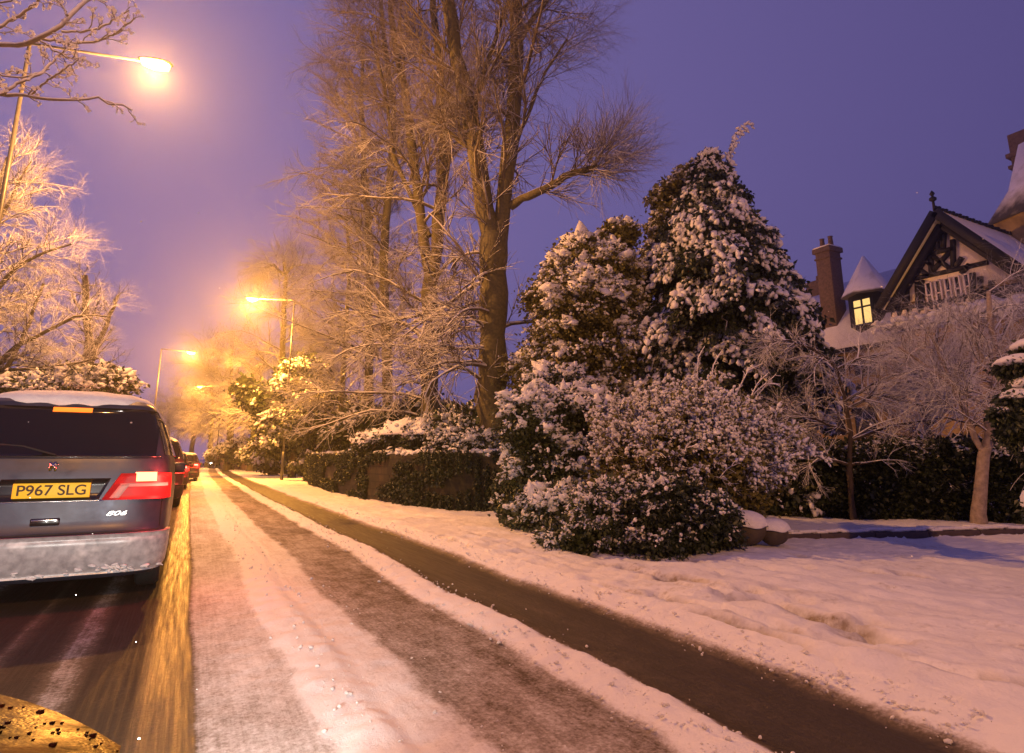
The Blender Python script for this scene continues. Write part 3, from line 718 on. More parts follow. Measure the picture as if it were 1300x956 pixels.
cc = np.array([c[0], c[1], .9]); hgt = (allp[:, 2] - .9) / 1.7; rr_ = np.linalg.norm((allp - cc) / np.array([2.1, 2.1, 1.8]), axis=1)
s = (hgt + .18 * rng.normal(size=len(allp)) - .25 * (allp[:, 0] - c[0] < -9) + .5 * fbm(allp[:, 0], allp[:, 1] + allp[:, 2], 71, 2, 2.2) > .16) & (rr_ > .55)
V, F = lumps(allp[s], ald[s], .048, 3, along=2.2, flat=.75); mesh_np('snow_clumps', V, F, M['snow_lump'], e, True)
V, F = leaves(allp, ald, .07, 2, .05)
q = unit(rng.normal(size=(9000, 3))) * rng.random((9000, 1)) ** .4 * np.array([1.3, 1.3, 1.1]) + np.array([c[0], c[1], .75]); q = q[q[:, 2] > .05]
V2, F2 = leaves(q, unit(rng.normal(size=q.shape)), .075, 4, .08)
V, F = merge([(V, F), (V2, F2)]); mesh_np('foliage', V, F, M['leaf_olive'], e)
# a few long canes arch out on its right
for wpts in (((905, 560), (900, 500), (906, 462), (916, 446)), ((930, 560), (932, 505), (950, 470), (968, 462)), ((940, 560), (955, 510), (975, 486), (990, 488)), ((900, 560), (885, 490), (886, 455), (892, 444)), ((920, 570), (936, 525), (962, 495), (985, 476)), ((930, 570), (945, 520), (962, 486), (975, 474))):
    P_ = resample(path(D, *wpts), 12)[None]; c_ = kids(P_, np.full((1, 12), .010), n=14, t0=.5, t1=1., L=.14, ang=.6, K=4, up=.1, rr=.8, rmax=.008, tip=.8)
    V, F = merge([tubes(P_, np.linspace(.014, .010, 12)[None], 6), tubes(*c_, 4)]); mesh_np('cane', V, F, M['twig_snow'], e)
D = 8.0
evergreen('low_shrub', 'small leaning shrub thick with snow, lowest and nearest the road', foot(762, D), [B(758, 660, D, .42, .4, .42), B(775, 635, D, .3, .3, .25), B(745, 685, D, .35, .35, .2), B(782, 672, D, .35, .35, .35), B(715, 684, D + .3, .35, .3, .12)], 2600, .055, .05, 'leaf', 'bush', droop=.4, snow_cut=-.2, per=5, clump=.12, group='snowy shrubs at the corner')
D = 7.9
evergreen('ivy_mound', 'dark ivy mound with a snowy top, in front of the arching shrub', foot(865, D), [B(830, 660, D, .6, .5, .42), B(880, 665, D, .6, .5, .42), B(898, 684, D, .3, .4, .22), B(855, 690, D - .2, .7, .4, .22), B(845, 630, D, .45, .4, .25)], 5200, .055, .055, 'leaf_dark', 'bush', droop=.4, snow_cut=.3, per=8, clump=.16, group='snowy shrubs at the corner')
# two snow-capped boulders
for px, py, r, lab in ((950, 668, .25, 'taller snow-capped boulder right of the ivy mound'), (984, 672, .19, 'lower snow-capped boulder beside the driveway kerb')):
    p0 = gnd(px, 702); e = empty('boulder', (p0[0], p0[1], .03), lab, 'boulder', 'snow-capped boulders')
    V, F = ICO3; V = V * (1 + .25 * fbm(V[:, 0] * 1.3 + px, V[:, 1] * 1.3 + V[:, 2], 4, 3, 1.)[:, None]) * np.array([r, r, r * .85]) + np.array([p0[0], p0[1], r * .8 + .1])
    mesh_np('stone', V, F, plain('boulder_stone', (.07, .055, .04), .8, bstr=.4), e, True)
    V, F = ICO3; V = V * (1 + .12 * fbm(V[:, 0] * 1.5 + px, V[:, 1] * 1.5, 6, 3, 1.)[:, None]) * np.array([r * 1.1, r * 1.1, r * .8]); V[:, 2] = np.maximum(V[:, 2], .12 * r * np.sin(5 * V[:, 0] / r) * .5) + r * .9 + .12
    mesh_np('snow_cap', V + np.array([p0[0], p0[1], 0]), F, M['snow_lump'], e, True)

# evergreen laurels over the wall and the yew by the lamp
for i, (px, py, D, rx, rz, lab) in enumerate((
        (475, 545, 24., 1.5, .9, 'low snowy laurel behind the wall, below the middle bare tree'),
        (425, 535, 33, 2.2, 1.9, 'spreading snowy laurel hanging over the far half of the wall'),
        (590, 548, 16.5, 1.1, .6, 'dark laurel at the foot of the massive forked tree'),
        (398, 552, 40, 1.6, 1.9, 'snowy laurel at the far end of the wall, behind the lamp post'),
        (535, 530, 21, 1.2, .7, 'snowy laurel under the twin-stemmed bare tree'))):
    evergreen('laurel_bush', lab, foot(px, D), [B(px, py, D, rx, 1., rz), B(px - 28, py + 8, D, rx * .7, .9, rz * .7), B(px + 25, py + 5, D, rx * .7, .9, rz * .8), (foot(px, D, .8), (rx, .9, 1.))], 3600, .15, .12, 'leaf', 'bush', droop=.6, snow_cut=.05, per=5, group='evergreen bushes behind the wall')
D = 37.
yb = [B(378, 500, D, 1.6, 1.5, 1.4), B(372, 540, D, 1.8, 1.6, 1.6), B(355, 560, D, 1.4, 1.5, 1.3), B(385, 475, D, 1.2, 1.2, .8), B(340, 512, D, 1.2, .9, .4), B(322, 503, D, .8, .7, .35), B(312, 496, D, .4, .5, .3), B(400, 500, D, 1.1, 1., 1.)]
evergreen('yew_tree', 'dark yew with a long snowy arm towards the road, beside the right-hand lamp', foot(372, D), yb, 4200, .26, .3, 'leaf_dark', trunk=(.25, 4), droop=.5, snow_cut=-.05, lper=4)
for px, py, D, rx, rz, lab in ((347, 583, 42, 1.1, 1.0, 'small snow-dusted shrub left of the lamp post foot'), (303, 576, 62, 2.4, 1.4, 'domed snow-covered bush beyond the low snowy wall'), (330, 578, 52, 1.4, 1.0, 'snow-topped bush just right of the low snowy wall'), (285, 580, 75, 2.2, 1.4, 'farthest rounded bush at the bend of the road')):
    evergreen('roadside_bush', lab, foot(px, D), [B(px, py, D, rx, rx * .8, rz), B(px + 8, py + 3, D, rx * .7, rx * .6, rz * .7)], 1500, .2, .28, 'leaf', 'bush', droop=.4, snow_cut=-.1, group='far roadside bushes')

# left verge: shrubs that show above the roof of the people carrier
for px, py, D, rx, rz, lab in ((130, 492, 16., .75, .5, 'rounded snowy shrub above the right half of the car roof'), (95, 490, 15.5, .8, .45, 'snowy shrub above the middle of the car roof'), (20, 492, 15.2, 1.0, .35, 'dark snowy shrub above the left part of the car roof'), (60, 496, 15.2, .7, .35, 'low snow-flecked shrub between its taller neighbours above the car roof')):
    evergreen('verge_shrub', lab, foot(px, D), [B(px, py, D, rx, .8, rz), (foot(px, D, 1.2), (rx * 1.2, 1., 1.5))], 2400, .1, .12, 'leaf', 'bush', droop=.5, snow_cut=-.1, group='shrubs along the left verge')

# hedge beyond the side road
h0 = foot(945, 12.6); h1 = foot(1345, 10.6); e = empty('garden_hedge', h0, 'long dark garden hedge with thin snow on top, in front of the house', 'hedge')
nh = 16000; t = rng.random(nh); w = rng.random(nh) * 2 - 1; zt = rng.random(nh)
hd_ = h1 - h0; hn = unit(np.array([-hd_[1], hd_[0], 0]))
hh_ = 1.42 + .14 * fbm(t * 20, t * 0, 12, 3, 1.)
p = h0 + t[:, None] * hd_ + hn * (w * .45)[:, None]; face = rng.random(nh) < .65
p = np.where(face[:, None], h0 + t[:, None] * hd_ + hn * (np.where(hn[0] * 1 > 0, -1, 1) * 0 + .45 * np.sign(w))[:, None] + hn * (rng.normal(size=nh) * .06)[:, None], p)
p[:, 2] = np.where(face, zt * hh_, hh_ - .05 + .06 * rng.normal(size=nh))
dd = np.where(face[:, None], hn * np.sign(w)[:, None] + [0, 0, .2], np.array([0, 0, 1.]))
V, F = leaves(p, dd, .09, 4, .05); mesh_np('foliage', V, F, M['leaf_dark'], e)
tp = ~face & (fbm(t * 40, w, 14, 3, 1.) > -.05); V, F = lumps(p[tp], unit(rng.normal(size=(tp.sum(), 3)) * [1, 1, .2]), .1, 2, flat=.4); mesh_np('snow_clumps', V, F, M['snow_lump'], e, True)

# low spreading bare trees in the garden and the birch
D = 11.3
bare_tree('low wide-spreading bare tree with snow-laced twigs left of the birch', [
    (gpath(D, (1078, 600), (1080, 545), (1070, 500), (1062, 470), (1052, 455)), .055, .03, dict(root=True, n=8, t0=.5, L=1.3)),
    (path(D, (1054, 458), (1030, 442), (1000, 432), (968, 436)), .035, .012, dict(n=18, t0=.05, L=.7, up=.05, droop=.1)),
    (path(D, (1075, 520), (1110, 500), (1150, 510), (1190, 520)), .035, .012, dict(n=20, L=1.0)),
    (path(D, (1072, 510), (1120, 480), (1165, 470), (1200, 472)), .03, .012, dict(n=20, L=.9)),
    (path(D, (1078, 560), (1130, 540), (1200, 530), (1260, 545)), .035, .012, dict(n=22, L=1.1)),
    (path(D, (1078, 550), (1030, 530), (990, 520), (965, 530)), .03, .012, dict(n=18, L=.9)),
    (path(D, (1078, 590), (1120, 585), (1170, 590), (1210, 600)), .03, .01, dict(n=16, L=.8)),
    (path(D, (1078, 590), (1040, 580), (1000, 570)), .03, .01, dict(n=12, L=.8)),
    (path(D, (1060, 470), (1090, 455), (1120, 450), (1155, 455)), .03, .012, dict(n=16, L=.8)),
], foot(1078, D), dict(L1, L=.9, n=18, t0=.1, wig=.12, droop=.04, up=.05, rmax=.018, rr=.7), dict(L2, L=.5, n=8, rmax=.009, droop=.04), dict(L3, L=.24, n=6, rmax=.006), bark='bark_dark', twig='twig_snow', name='spreading_tree', group='bare garden trees')
D = 10.3
bare_tree('slender birch with pale trunk and frosted crown, at the right before the house', [
    (gpath(D, (1240, 650), (1249, 590), (1256, 540), (1260, 490), (1262, 430), (1255, 370)), .105, .035, dict(root=True, n=18, t0=.35, L=1.8, up=.05, bias=(-.1, .1, 0))),
    (path(D, (1252, 580), (1238, 560), (1228, 530), (1205, 480), (1180, 420)), .05, .02, dict(n=24, t0=.2, L=1.3)),
    (path(D, (1259, 480), (1240, 440), (1225, 410), (1218, 395)), .04, .015, dict(n=14, t0=.1, L=1.3)),
    (path(D, (1259, 500), (1290, 450), (1310, 400), (1320, 350)), .04, .015, dict(n=20, t0=.1, L=1.3)),
    (path(D, (1259, 520), (1210, 490), (1170, 460), (1140, 440)), .04, .015, dict(n=22, t0=.1, L=1.3)),
], foot(1238, D), dict(L1, L=1.3, wig=.18, droop=.06, rmax=.02), dict(L2, L=.75, n=8, wig=.2, droop=.08, rmax=.009), dict(L3, L=.4, n=5, wig=.2, droop=.1, rmax=.006), bark='bark_pale', twig='twig_snow', name='birch_tree', group='bare garden trees')
bare_tree('tangled frosted tree right beneath the timbered gable', [
    (gpath(16, (1180, 600), (1178, 520), (1185, 460), (1190, 420)), .12, .04, dict(root=True, n=30, t0=.2, L=2.4)),
    (path(16, (1180, 540), (1230, 480), (1270, 430), (1290, 390)), .06, .02, dict(n=26, t0=.1, L=1.8)),
    (path(16, (1180, 540), (1150, 480), (1130, 440)), .06, .02, dict(n=18, t0=.1, L=1.5)),
], foot(1180, 16), dict(L1, L=1.6, wig=.2), dict(L2, L=1., n=8, wig=.2, rmax=.014), dict(L3, L=.5, n=6, wig=.2, rmax=.009), bark='bark_dark', twig='twig_snow', name='garden_tree', group='bare garden trees')

# near conifer at the right edge with thick rounded snow pads
D = 6.3
e = empty('cypress_tree', foot(1360, D), 'near cypress at the right edge with thick rounded pads of snow', 'tree')
MB().tube([foot(1360, D), foot(1360, D, 2.6)], [.09, .03], 10).build('trunk', M['bark_dark'], e, True)
pads = [(1295, 462, .30, .14), (1330, 440, .36, .15), (1292, 505, .2, .13), (1310, 490, .24, .17), (1275, 525, .11, .09), (1300, 530, .14, .1), (1281, 549, .07, .06), (1345, 520, .4, .25), (1330, 570, .3, .2), (1350, 640, .4, .3), (1370, 400, .3, .2), (1300, 515, .16, .14), (1296, 556, .09, .07)]
fo = []; sn = []
for px, py, rx, rz in pads:
    c_ = at(px, py, D + rng.normal() * .05)
    V, F = ICO3; nn = fbm(V[:, 0] * 2.2 + px, V[:, 1] * 2.2 + V[:, 2] * 1.7, 8, 3, 1.)[:, None]
    V = V * (1 + .4 * nn) * np.array([rx, rx * .8, rz * .75]); V[:, 2] = np.where(V[:, 2] < 0, V[:, 2] * .45, V[:, 2]); sn.append((V + c_, F))
    q = unit(rng.normal(size=(700, 3))); q[:, 2] = -np.abs(q[:, 2]) * 1.3 + .1
    p = c_ + q * np.array([rx * .92, rx * .75, rz * .9]) * (.5 + .5 * rng.random((700, 1))); fo.append(leaves(p, q + [0, 0, -.5], .05, 5, .03))
V, F = merge(sn); mesh_np('snow_pads', V, F, M['snow_lump'], e, True)
V, F = merge(fo); mesh_np('foliage', V, F, M['leaf_dark'], e)

# ------------------------------------------------------------------ the stone wall with its snowy top
wpts = np.array([gnd(*p)[:2] for p in ((388, 613), (400, 620), (430, 629), (470, 639), (520, 647), (570, 651), (620, 653), (655, 655))])
wl = resample(wpts, 90); tn = np.gradient(wl, axis=0); tn /= np.linalg.norm(tn, axis=1)[:, None]; nr = np.stack([-tn[:, 1], tn[:, 0]], 1)
nr *= np.sign(nr[:, :1] + 1e-9) * 1.0
zt = np.linspace(0, 1.34, 18); front = []
e = empty('stone_wall', (*wl[0], 0), 'dark ivy-stained stone wall curving along the pavement', 'wall')
S_, Zg = np.meshgrid(np.arange(90), zt, indexing='ij'); rough_ = fbm(S_ * .5, Zg * 6, 17, 3, 1.) * .07
X0 = wl[S_, 0] + nr[S_, 0] * rough_; Y0 = wl[S_, 1] + nr[S_, 1] * rough_
# stone face as a shell: front, top, back
top_w = .38
Xs = np.concatenate([X0, (wl[:, 0] + nr[:, 0] * top_w)[:, None], (wl[:, 0] + nr[:, 0] * top_w)[:, None]], 1)
Ys = np.concatenate([Y0, (wl[:, 1] + nr[:, 1] * top_w)[:, None], (wl[:, 1] + nr[:, 1] * top_w)[:, None]], 1)
Zs = np.concatenate([Zg, np.full((90, 1), 1.34), np.zeros((90, 1))], 1)
m, nt, b = mat('wall_stone')
bk = N(nt, 'ShaderNodeTexBrick', Scale=1.); bk.inputs['Color1'].default_value = (.06, .05, .026, 1); bk.inputs['Color2'].default_value = (.03, .028, .015, 1); bk.inputs['Mortar'].default_value = (.022, .02, .012, 1)
bk.inputs['Brick Width'].default_value = .42; bk.inputs['Row Height'].default_value = .2; bk.inputs['Mortar Size'].default_value = .018; bk.inputs['Bias'].default_value = .1
tc = N(nt, 'ShaderNodeTexCoord'); sp = N(nt, 'ShaderNodeSeparateXYZ'); cb_ = N(nt, 'ShaderNodeCombineXYZ')
nt.links.new(tc.outputs['Object'], sp.inputs[0]); sx = N(nt, 'ShaderNodeMath', operation='SUBTRACT'); nt.links.new(sp.outputs[1], sx.inputs[0]); nt.links.new(sp.outputs[0], sx.inputs[1])
nt.links.new(sx.outputs[0], cb_.inputs[0]); nt.links.new(sp.outputs[2], cb_.inputs[1]); nt.links.new(cb_.outputs[0], bk.inputs['Vector'])
ml = N(nt, 'ShaderNodeMix', data_type='RGBA', blend_type='MULTIPLY'); ml.inputs[0].default_value = 1
nt.links.new(bk.outputs[0], ml.inputs[6]); nt.links.new(ramp(nt, noise(nt, 1.7, 6, .7), [(.35, (.4, .5, .35)), (.65, (1.2, 1.1, 1.)), ]), ml.inputs[7]); nt.links.new(ml.outputs[2], b.inputs['Base Color'])
b.inputs['Roughness'].default_value = .85; bump(nt, b, bk.outputs['Fac'], -.6, .03)
grid_mesh('masonry', Xs, Ys, Zs, m, e, smooth=False)
# snow line on the coping
sc_ = []
for i in range(8, 88, 1):
    for k in range(4):
        sc_.append((wl[i, 0] + nr[i, 0] * rng.random() * .36, wl[i, 1] + nr[i, 1] * rng.random() * .36, 1.36))
sc_ = np.array(sc_); V, F = lumps(sc_, unit(rng.normal(size=sc_.shape) * [1, 1, .1]), .16, 2, flat=.35, along=.5); mesh_np('coping_snow', V, F, M['snow_lump'], e, True)
# ivy trailing over the stone
k = rng.integers(0, 90, 26000); zz_ = 1.36 - rng.random(26000) ** 1.3 * 1.3; kk = (fbm(k * .16, zz_ * 1.5, 19, 3, 1.) > -.06 - .1 * (k > 60))
p = np.stack([wl[k, 0] - nr[k, 0] * .06, wl[k, 1] - nr[k, 1] * .06, zz_], 1)[kk]
V, F = leaves(p, np.tile([-.3, -.2, -.8], (len(p), 1)), .065, 3, .035); mesh_np('ivy', V, F, M['leaf_dark'], e)
# drifted shrub on top of the wall with a smooth snow back
D = 16.5
hb = [B(480, 566, 18., .75, .7, .32), B(500, 562, 17.6, .8, .7, .4), B(525, 556, 17., .9, .8, .48), B(550, 556, 16.3, .8, .8, .5), B(575, 562, 15.5, .7, .7, .42), B(602, 567, 14.8, .6, .6, .35)]
e2 = evergreen('wall_top_shrub', 'shrub smothered in a smooth mound of snow along the top of the stone wall', foot(540, 16.5, 0), hb, 5000, .09, .09, 'leaf_dark', 'bush', droop=.3, snow_cut=.1, per=5)
sn = []
for c_, r_ in hb[:4]:
    V, F = ICO3; V = V * (1 + .18 * fbm(V[:, 0] * 1.6 + c_[0] * 3, V[:, 1] * 1.6 + V[:, 2], 8, 4, 1.)[:, None]) * np.array(r_) * 1.04; V[:, 2] = np.maximum(V[:, 2], .02); sn.append((V + c_ + [0, 0, .05], F))
V, F = merge(sn); mesh_np('snow_blanket', V, F, M['snow_lump'], e2, True)

# far low wall with snow on the top
e = empty('low_wall', foot(300, 66), 'low brick wall with snow coping, far along the right of the road', 'wall')
a_, b_ = foot(276, 78), foot(325, 56); MB().bar(a_ + [0, 0, .75], b_ + [0, 0, .75], .35, 1.5, (0, 0, 1)).build('brickwork', plain('low_wall_brick', (.22, .13, .09), .8, scale=2.), e)
MB().bar(a_ + [0, 0, 1.62], b_ + [0, 0, 1.62], .5, .2, (0, 0, 1)).build('coping_snow', M['snow'], e, bevel=.08)

# ------------------------------------------------------------------ the house
XG = at(1186, 262, 28.)[0]
hx = lambda x, y, dx=0.: at_x(x, y, XG + dx)
def hz(zx, zy, dx=0.): return hx(1100 + zx / 4.155, 250 + zy / 4.155, dx)      # from the enlarged study of the gable
apex = hx(1186, 265, -.75); el_ = hx(1116, 386, -.75)
Ya, Za = apex[1], apex[2]; Yl, Ze = el_[1], el_[2]; hw = Yl - Ya; Yr = Ya - hw
GR = 17.                                                        # depth of the gable wing
house = empty('timbered_house', (XG + 6, Ya, 0), 'large half-timbered stone house with steep black-and-white gable and one lit window', 'house')
M['stone'] = plain('house_stone', (.30, .21, .09), .85, var=.35, scale=1.6, bstr=.3)
M['plaster'] = plain('plaster', (.86, .78, .76), .8, var=.12, scale=2.5)
M['roof_snow'] = snow_mat('roof_snow', (.74, .74, .80), 3., .3)
M['slate'] = snowy('slate_roof', (.06, .06, .08), -.3, .55, 1.6, snow=(.74, .74, .8), amp=1.2)
M['brick'] = plain('chimney_brick', (.11, .075, .06), .85, var=.4, scale=9., bstr=.3)
m, nt, b = mat('window_glass'); b.inputs['Base Color'].default_value = (.02, .022, .03, 1); b.inputs['Roughness'].default_value = .1; M['glass'] = m
M['lit'] = emit('lit_window', (1., .62, .2), 1.25)
X1 = XG + .0
wall = MB()
wall.box((XG + .25 + GR / 2, (Yl + Yr) / 2, Ze / 2), (GR, hw * 1.86, Ze))
wall.build('gable_wing_wall', M['stone'], house)
MB().prism([(XG + .1, Yl - .35, Ze), (XG + .1, Yr + .35, Ze), (XG + .1, Ya, Za - .45)], (GR * .8, 0, 0)).build('gable_plaster', M['plaster'], house)
# roof slabs
for s, nm in ((1, 'roof_slope'), (-1, 'roof_slope')):
    ye = Ya + s * (hw + .05); ze = Ze - .05 * (Za - Ze) / hw
    MB().prism([(XG - .7, Ya, Za), (XG - .7, ye, ze), (XG - .7, ye, ze - .18), (XG - .7, Ya, Za - .2)], (GR + 1, 0, 0)).build(nm, M['roof_snow'], house)
    bb = MB(); bb.bar((XG - .78, Ya, Za - .17), (XG - .78, ye, ze - .17), .42, .12, (1, 0, 0)); bb.build('bargeboard', M['timber'], house)
    bb = MB(); bb.bar((XG - .2, Ya, Za - .75), (XG - .2, ye - s * .25, ze - .3), .3, .5, (1, 0, 0)); bb.build('rafter', M['timber'], house)
rt = MB()
for i in range(46): rt.box((XG - .6 + i * .32, Ya, Za + .1), (.2, .12, .2 if i % 2 else .12))
rt.build('ridge_tiles', M['timber'], house)
MB().tube([(XG - .75, Ya, Za - .1), (XG - .75, Ya, Za + .7)], [.07, .05], 8).lathe([(.02, .35), (.16, .45), (.16, .55), (.04, .65), (.12, .78), (.02, .95)], (XG - .75, Ya, Za), seg=10).build('finial', M['timber'], house, True)
# timber framing, on the wall plane
tb = MB()
def beam(a_, b_, w=.2): tb.bar(hz(*a_), hz(*b_), w, .16, (1, 0, 0))
for s_ in (((205, 442), (330, 415)), ((330, 415), (640, 345)), ((335, 240), (343, 400)), ((366, 175), (372, 275)), ((408, 185), (405, 272)), ((456, 225), (458, 372)), ((330, 300), (460, 272)),
           ((350, 312), (442, 378)), ((348, 392), (440, 288)), ((285, 300), (345, 365)), ((240, 352), (330, 418)), ((222, 392), (262, 435)), ((505, 318), (468, 372)), ((545, 355), (500, 405)), ((305, 280), (345, 310)), ((560, 400), (562, 590)), ((600, 420), (600, 580)), ((660, 440), (660, 570)),
           ((160, 470), (162, 592)), ((212, 458), (214, 580)), ((268, 448), (272, 575)), ((105, 600), (300, 572)), ((300, 572), (720, 490)), ((120, 560), (120, 600)), ((292, 440), (294, 600))): beam(*s_)
tb.build('timber_frame', M['timber'], house)
# window band under the tie beam: 5 lights
for i in range(5):
    x0 = 312 + i * 50
    w = MB(); c = hz(x0 + 24, 520 - i * 10, .0); g0 = hz(x0, 455 - i * 11); g1 = hz(x0 + 48, 595 - i * 12)
    f = MB(); y0, y1 = g0[1], g1[1]; z1, z0 = g0[2], g1[2]
    for a_, b_ in (((y0, z0), (y0, z1)), ((y1, z0), (y1, z1)), ((y0, z0), (y1, z0)), ((y0, z1), (y1, z1)), ((y0, z0 * .45 + z1 * .55), (y1, z0 * .45 + z1 * .55))):
        f.bar((XG - .02, *a_), (XG - .02, *b_), .06, .1, (1, 0, 0))
    fo_ = f.build('window', M['plaster'], house)
    MB().box((XG + .02, (y0 + y1) / 2, (z0 + z1) / 2), (.06, abs(y1 - y0), abs(z1 - z0))).build('pane', M['glass'], fo_)
# cusped panels and snow ledge
cp = MB()
for i in range(4):
    a_ = hz(125 + i * 52, 655 - i * 12, -.05); b_ = hz(170 + i * 52, 645 - i * 12, -.05); c_ = hz(147 + i * 52, 583 - i * 11, -.05)
    cp.prism([a_, b_, c_], (.06, 0, 0))
cp.build('pointed_panel', M['plaster'], house)
dk_ = MB(); q0 = hz(105, 600, .02); q1 = hz(320, 640, .02)
dk_.prism([(XG + .02, Yl - .1, hz(105, 598)[2]), (XG + .02, Yr, hz(105, 598)[2]), (XG + .02, Yr, hz(105, 598)[2] - 1.2), (XG + .02, Yl - .1, hz(105, 598)[2] - 1.2)], (.1, 0, 0)); dk_.build('panel_board', M['timber'], house)
lz = hz(130, 700)[2]; lp = np.stack([XG - .35 + .25 * rng.normal(size=300), Yl - rng.random(300) * hw * 2, lz + .12 + .1 * rng.random(300)], 1)
V, F = lumps(lp, np.tile([0, 1., 0], (300, 1)), .35, 2, flat=.5); mesh_np('ledge_snow', V, F, M['snow_lump'], house, True)
MB().box((XG - .25, (Yl + Yr) / 2, lz - .05), (.9, hw * 1.96, .22)).build('ledge', M['timber'], house)
# bay below with windows
for (x, y, w_, h_) in ((1165, 485, 1.1, 1.5), (1215, 480, 1.1, 1.5)):
    c = hx(x, y); fo_ = MB().box((XG + .2, c[1], c[2]), (.16, w_ + .2, h_ + .2)).build('window', M['plaster'], house)
    MB().box((XG + .1, c[1], c[2]), (.06, w_, h_)).build('pane', M['glass'], fo_)
# long range to the left of the gable
ev = hx(1035, 447, .4); ZE2 = ev[2]; YL2 = at_x(935, 470, XG + 1)[1] + 3
MB().box((XG + 5.2, (Yl + YL2) / 2 - .2, ZE2 / 2 - .1), (8.6, YL2 - Yl + .4, ZE2 - .2)).build('main_wall', M['stone'], house)
rz = hx(1020, 372, 5.5)[2]
MB().prism([(XG + .4, Yl - .35, ZE2), (XG + 5.6, Yl - .35, rz), (XG + 10.8, Yl - .35, ZE2), (XG + 10.6, Yl - .35, ZE2 - .2), (XG + 5.6, Yl - .35, rz - .25), (XG + .6, Yl - .35, ZE2 - .2)], (0, YL2 - Yl + .8, 0)).build('main_roof', M['roof_snow'], house)
MB().bar((XG + .38, Yl - .3, ZE2 - .16), (XG + .38, YL2 + .4, ZE2 - .16), .2, .14, (1, 0, 0)).build('gutter', M['timber'], house)
for x in (1060, 1098):
    c = hx(x, 462, .9); fo_ = MB().box((XG + .88, c[1], c[2] - .15), (.1, 1.15, 1.0)).build('window', M['timber'], house)
    MB().box((XG + .82, c[1], c[2] - .15), (.06, .95, .8)).build('pane', M['glass'], fo_)
for x in (1000, 1022, 1060, 1100):
    c = hx(x, 535, .9); fo_ = MB().box((XG + .88, c[1], c[2]), (.1, 1.2, 1.6)).build('window', M['timber'], house)
    MB().box((XG + .82, c[1], c[2]), (.06, 1.0, 1.4)).build('pane', M['glass'], fo_)
# turret with a pointed roof and the lit window
tc_ = hx(1104, 395, 2.2); R_ = 1.02; zt0 = ZE2 - .3; ze_ = hx(1104, 374, 2.2)[2]; za_ = hx(1106, 322, 2.2)[2]
tu = MB(); tu.lathe([(R_, zt0), (R_, ze_)], (tc_[0], tc_[1], 0), seg=6); tobj = tu.build('turret', M['timber'], house)
MB().lathe([(R_ * 1.38, ze_ - .05), (R_ * 1.28, ze_ + .12), (.05, za_)], (tc_[0], tc_[1], 0), seg=6).build('turret_roof', M['slate'], tobj)
wc = hx(1096, 395, 1.25)
w = MB(); wz0, wz1 = hx(1096, 412, 1.2)[2], hx(1096, 379, 1.2)[2]; wy0, wy1 = hx(1084, 395, 1.2)[1], hx(1108, 395, 1.2)[1]
lit = MB().box((XG + 1.2, (wy0 + wy1) / 2, (wz0 + wz1) / 2), (.06, abs(wy0 - wy1), wz1 - wz0)).build('lit_pane', M['lit'], tobj); lit['label'] = 'warmly lit leaded window'
for a_, b_ in (((wy0, wz0), (wy0, wz1)), ((wy1, wz0), (wy1, wz1)), ((wy0, wz0), (wy1, wz0)), ((wy0, wz1), (wy1, wz1)), (((wy0 + wy1) / 2, wz0), ((wy0 + wy1) / 2, wz1)), ((wy0, wz0 + (wz1 - wz0) * .68), (wy1, wz0 + (wz1 - wz0) * .68))):
    w.bar((XG + 1.15, *a_), (XG + 1.15, *b_), .09, .08, (1, 0, 0))
w.build('window_frame', M['timber'], tobj)
# chimneys
c0 = hx(1059, 400, 2.6); ct = hx(1059, 318, 2.6)[2]; cwid = 1.1
cw = MB(); cw.box((c0[0], c0[1], (c0[2] - 1.5 + ct) / 2), (cwid, .95, ct - c0[2] + 1.5)).box((c0[0], c0[1], ct + .08), (cwid + .25, 1.2, .3)).box((c0[0], c0[1], ct - .45), (cwid + .14, 1.08, .12))
ch = cw.build('chimney', M['brick'], house, bevel=.02)
for dy in (-.28, .28): MB().lathe([(.17, 0), (.13, .7), (.17, .75)], (c0[0], c0[1] + dy, ct + .23), seg=10).build('chimney_pot', M['brick'], ch)
MB().box((c0[0], c0[1], ct + .27), (cwid + .2, 1.1, .08)).build('chimney_snow', M['snow'], ch)
c1_ = hx(1040, 372, 5.5); cz1 = hx(1040, 359, 5.5)[2]
ch = MB().box((c1_[0], c1_[1], cz1 - 1.2), (.9, 1.3, 2.6)).build('chimney', M['brick'], house, bevel=.02)
MB().lathe([(.14, 0), (.1, .4)], (c1_[0], c1_[1], cz1 + .1), seg=8).build('chimney_pot', M['brick'], ch)
# tower on the right with its slate cone
tp_ = at_x(1300, 285, XG + 8.5); tr = 2.0
tcx, tcy = tp_[0], at_x(1322, 285, XG + 8.5)[1]; tze = at_x(1290, 277, XG + 7)[2]; tza = tze + 3.6
tw = MB().lathe([(tr, 0), (tr, tze - 2.4), (tr + .12, tze - 2.3), (tr + .12, tze - 2.1), (tr, tze - 2.), (tr, tze - .5), (tr + .2, tze - .1), (tr + .2, tze)], (tcx, tcy, 0), seg=8).build('tower', M['stone'], house)
MB().lathe([(tr + .5, tze), (tr * .62, tze + 1.9), (.4, tza + 1)], (tcx, tcy, 0), seg=8).build('tower_roof', M['slate'], tw)
q = at_x(1302, 200, XG + 9)
MB().box((q[0], q[1], q[2] - 1.), (1.0, 1.0, 5.)).box((q[0], q[1], q[2] + .2), (1.35, 1.35, .25)).box((q[0], q[1], q[2] - .5), (1.3, 1.3, .2)).build('chimney', M['brick'], house, bevel=.02)

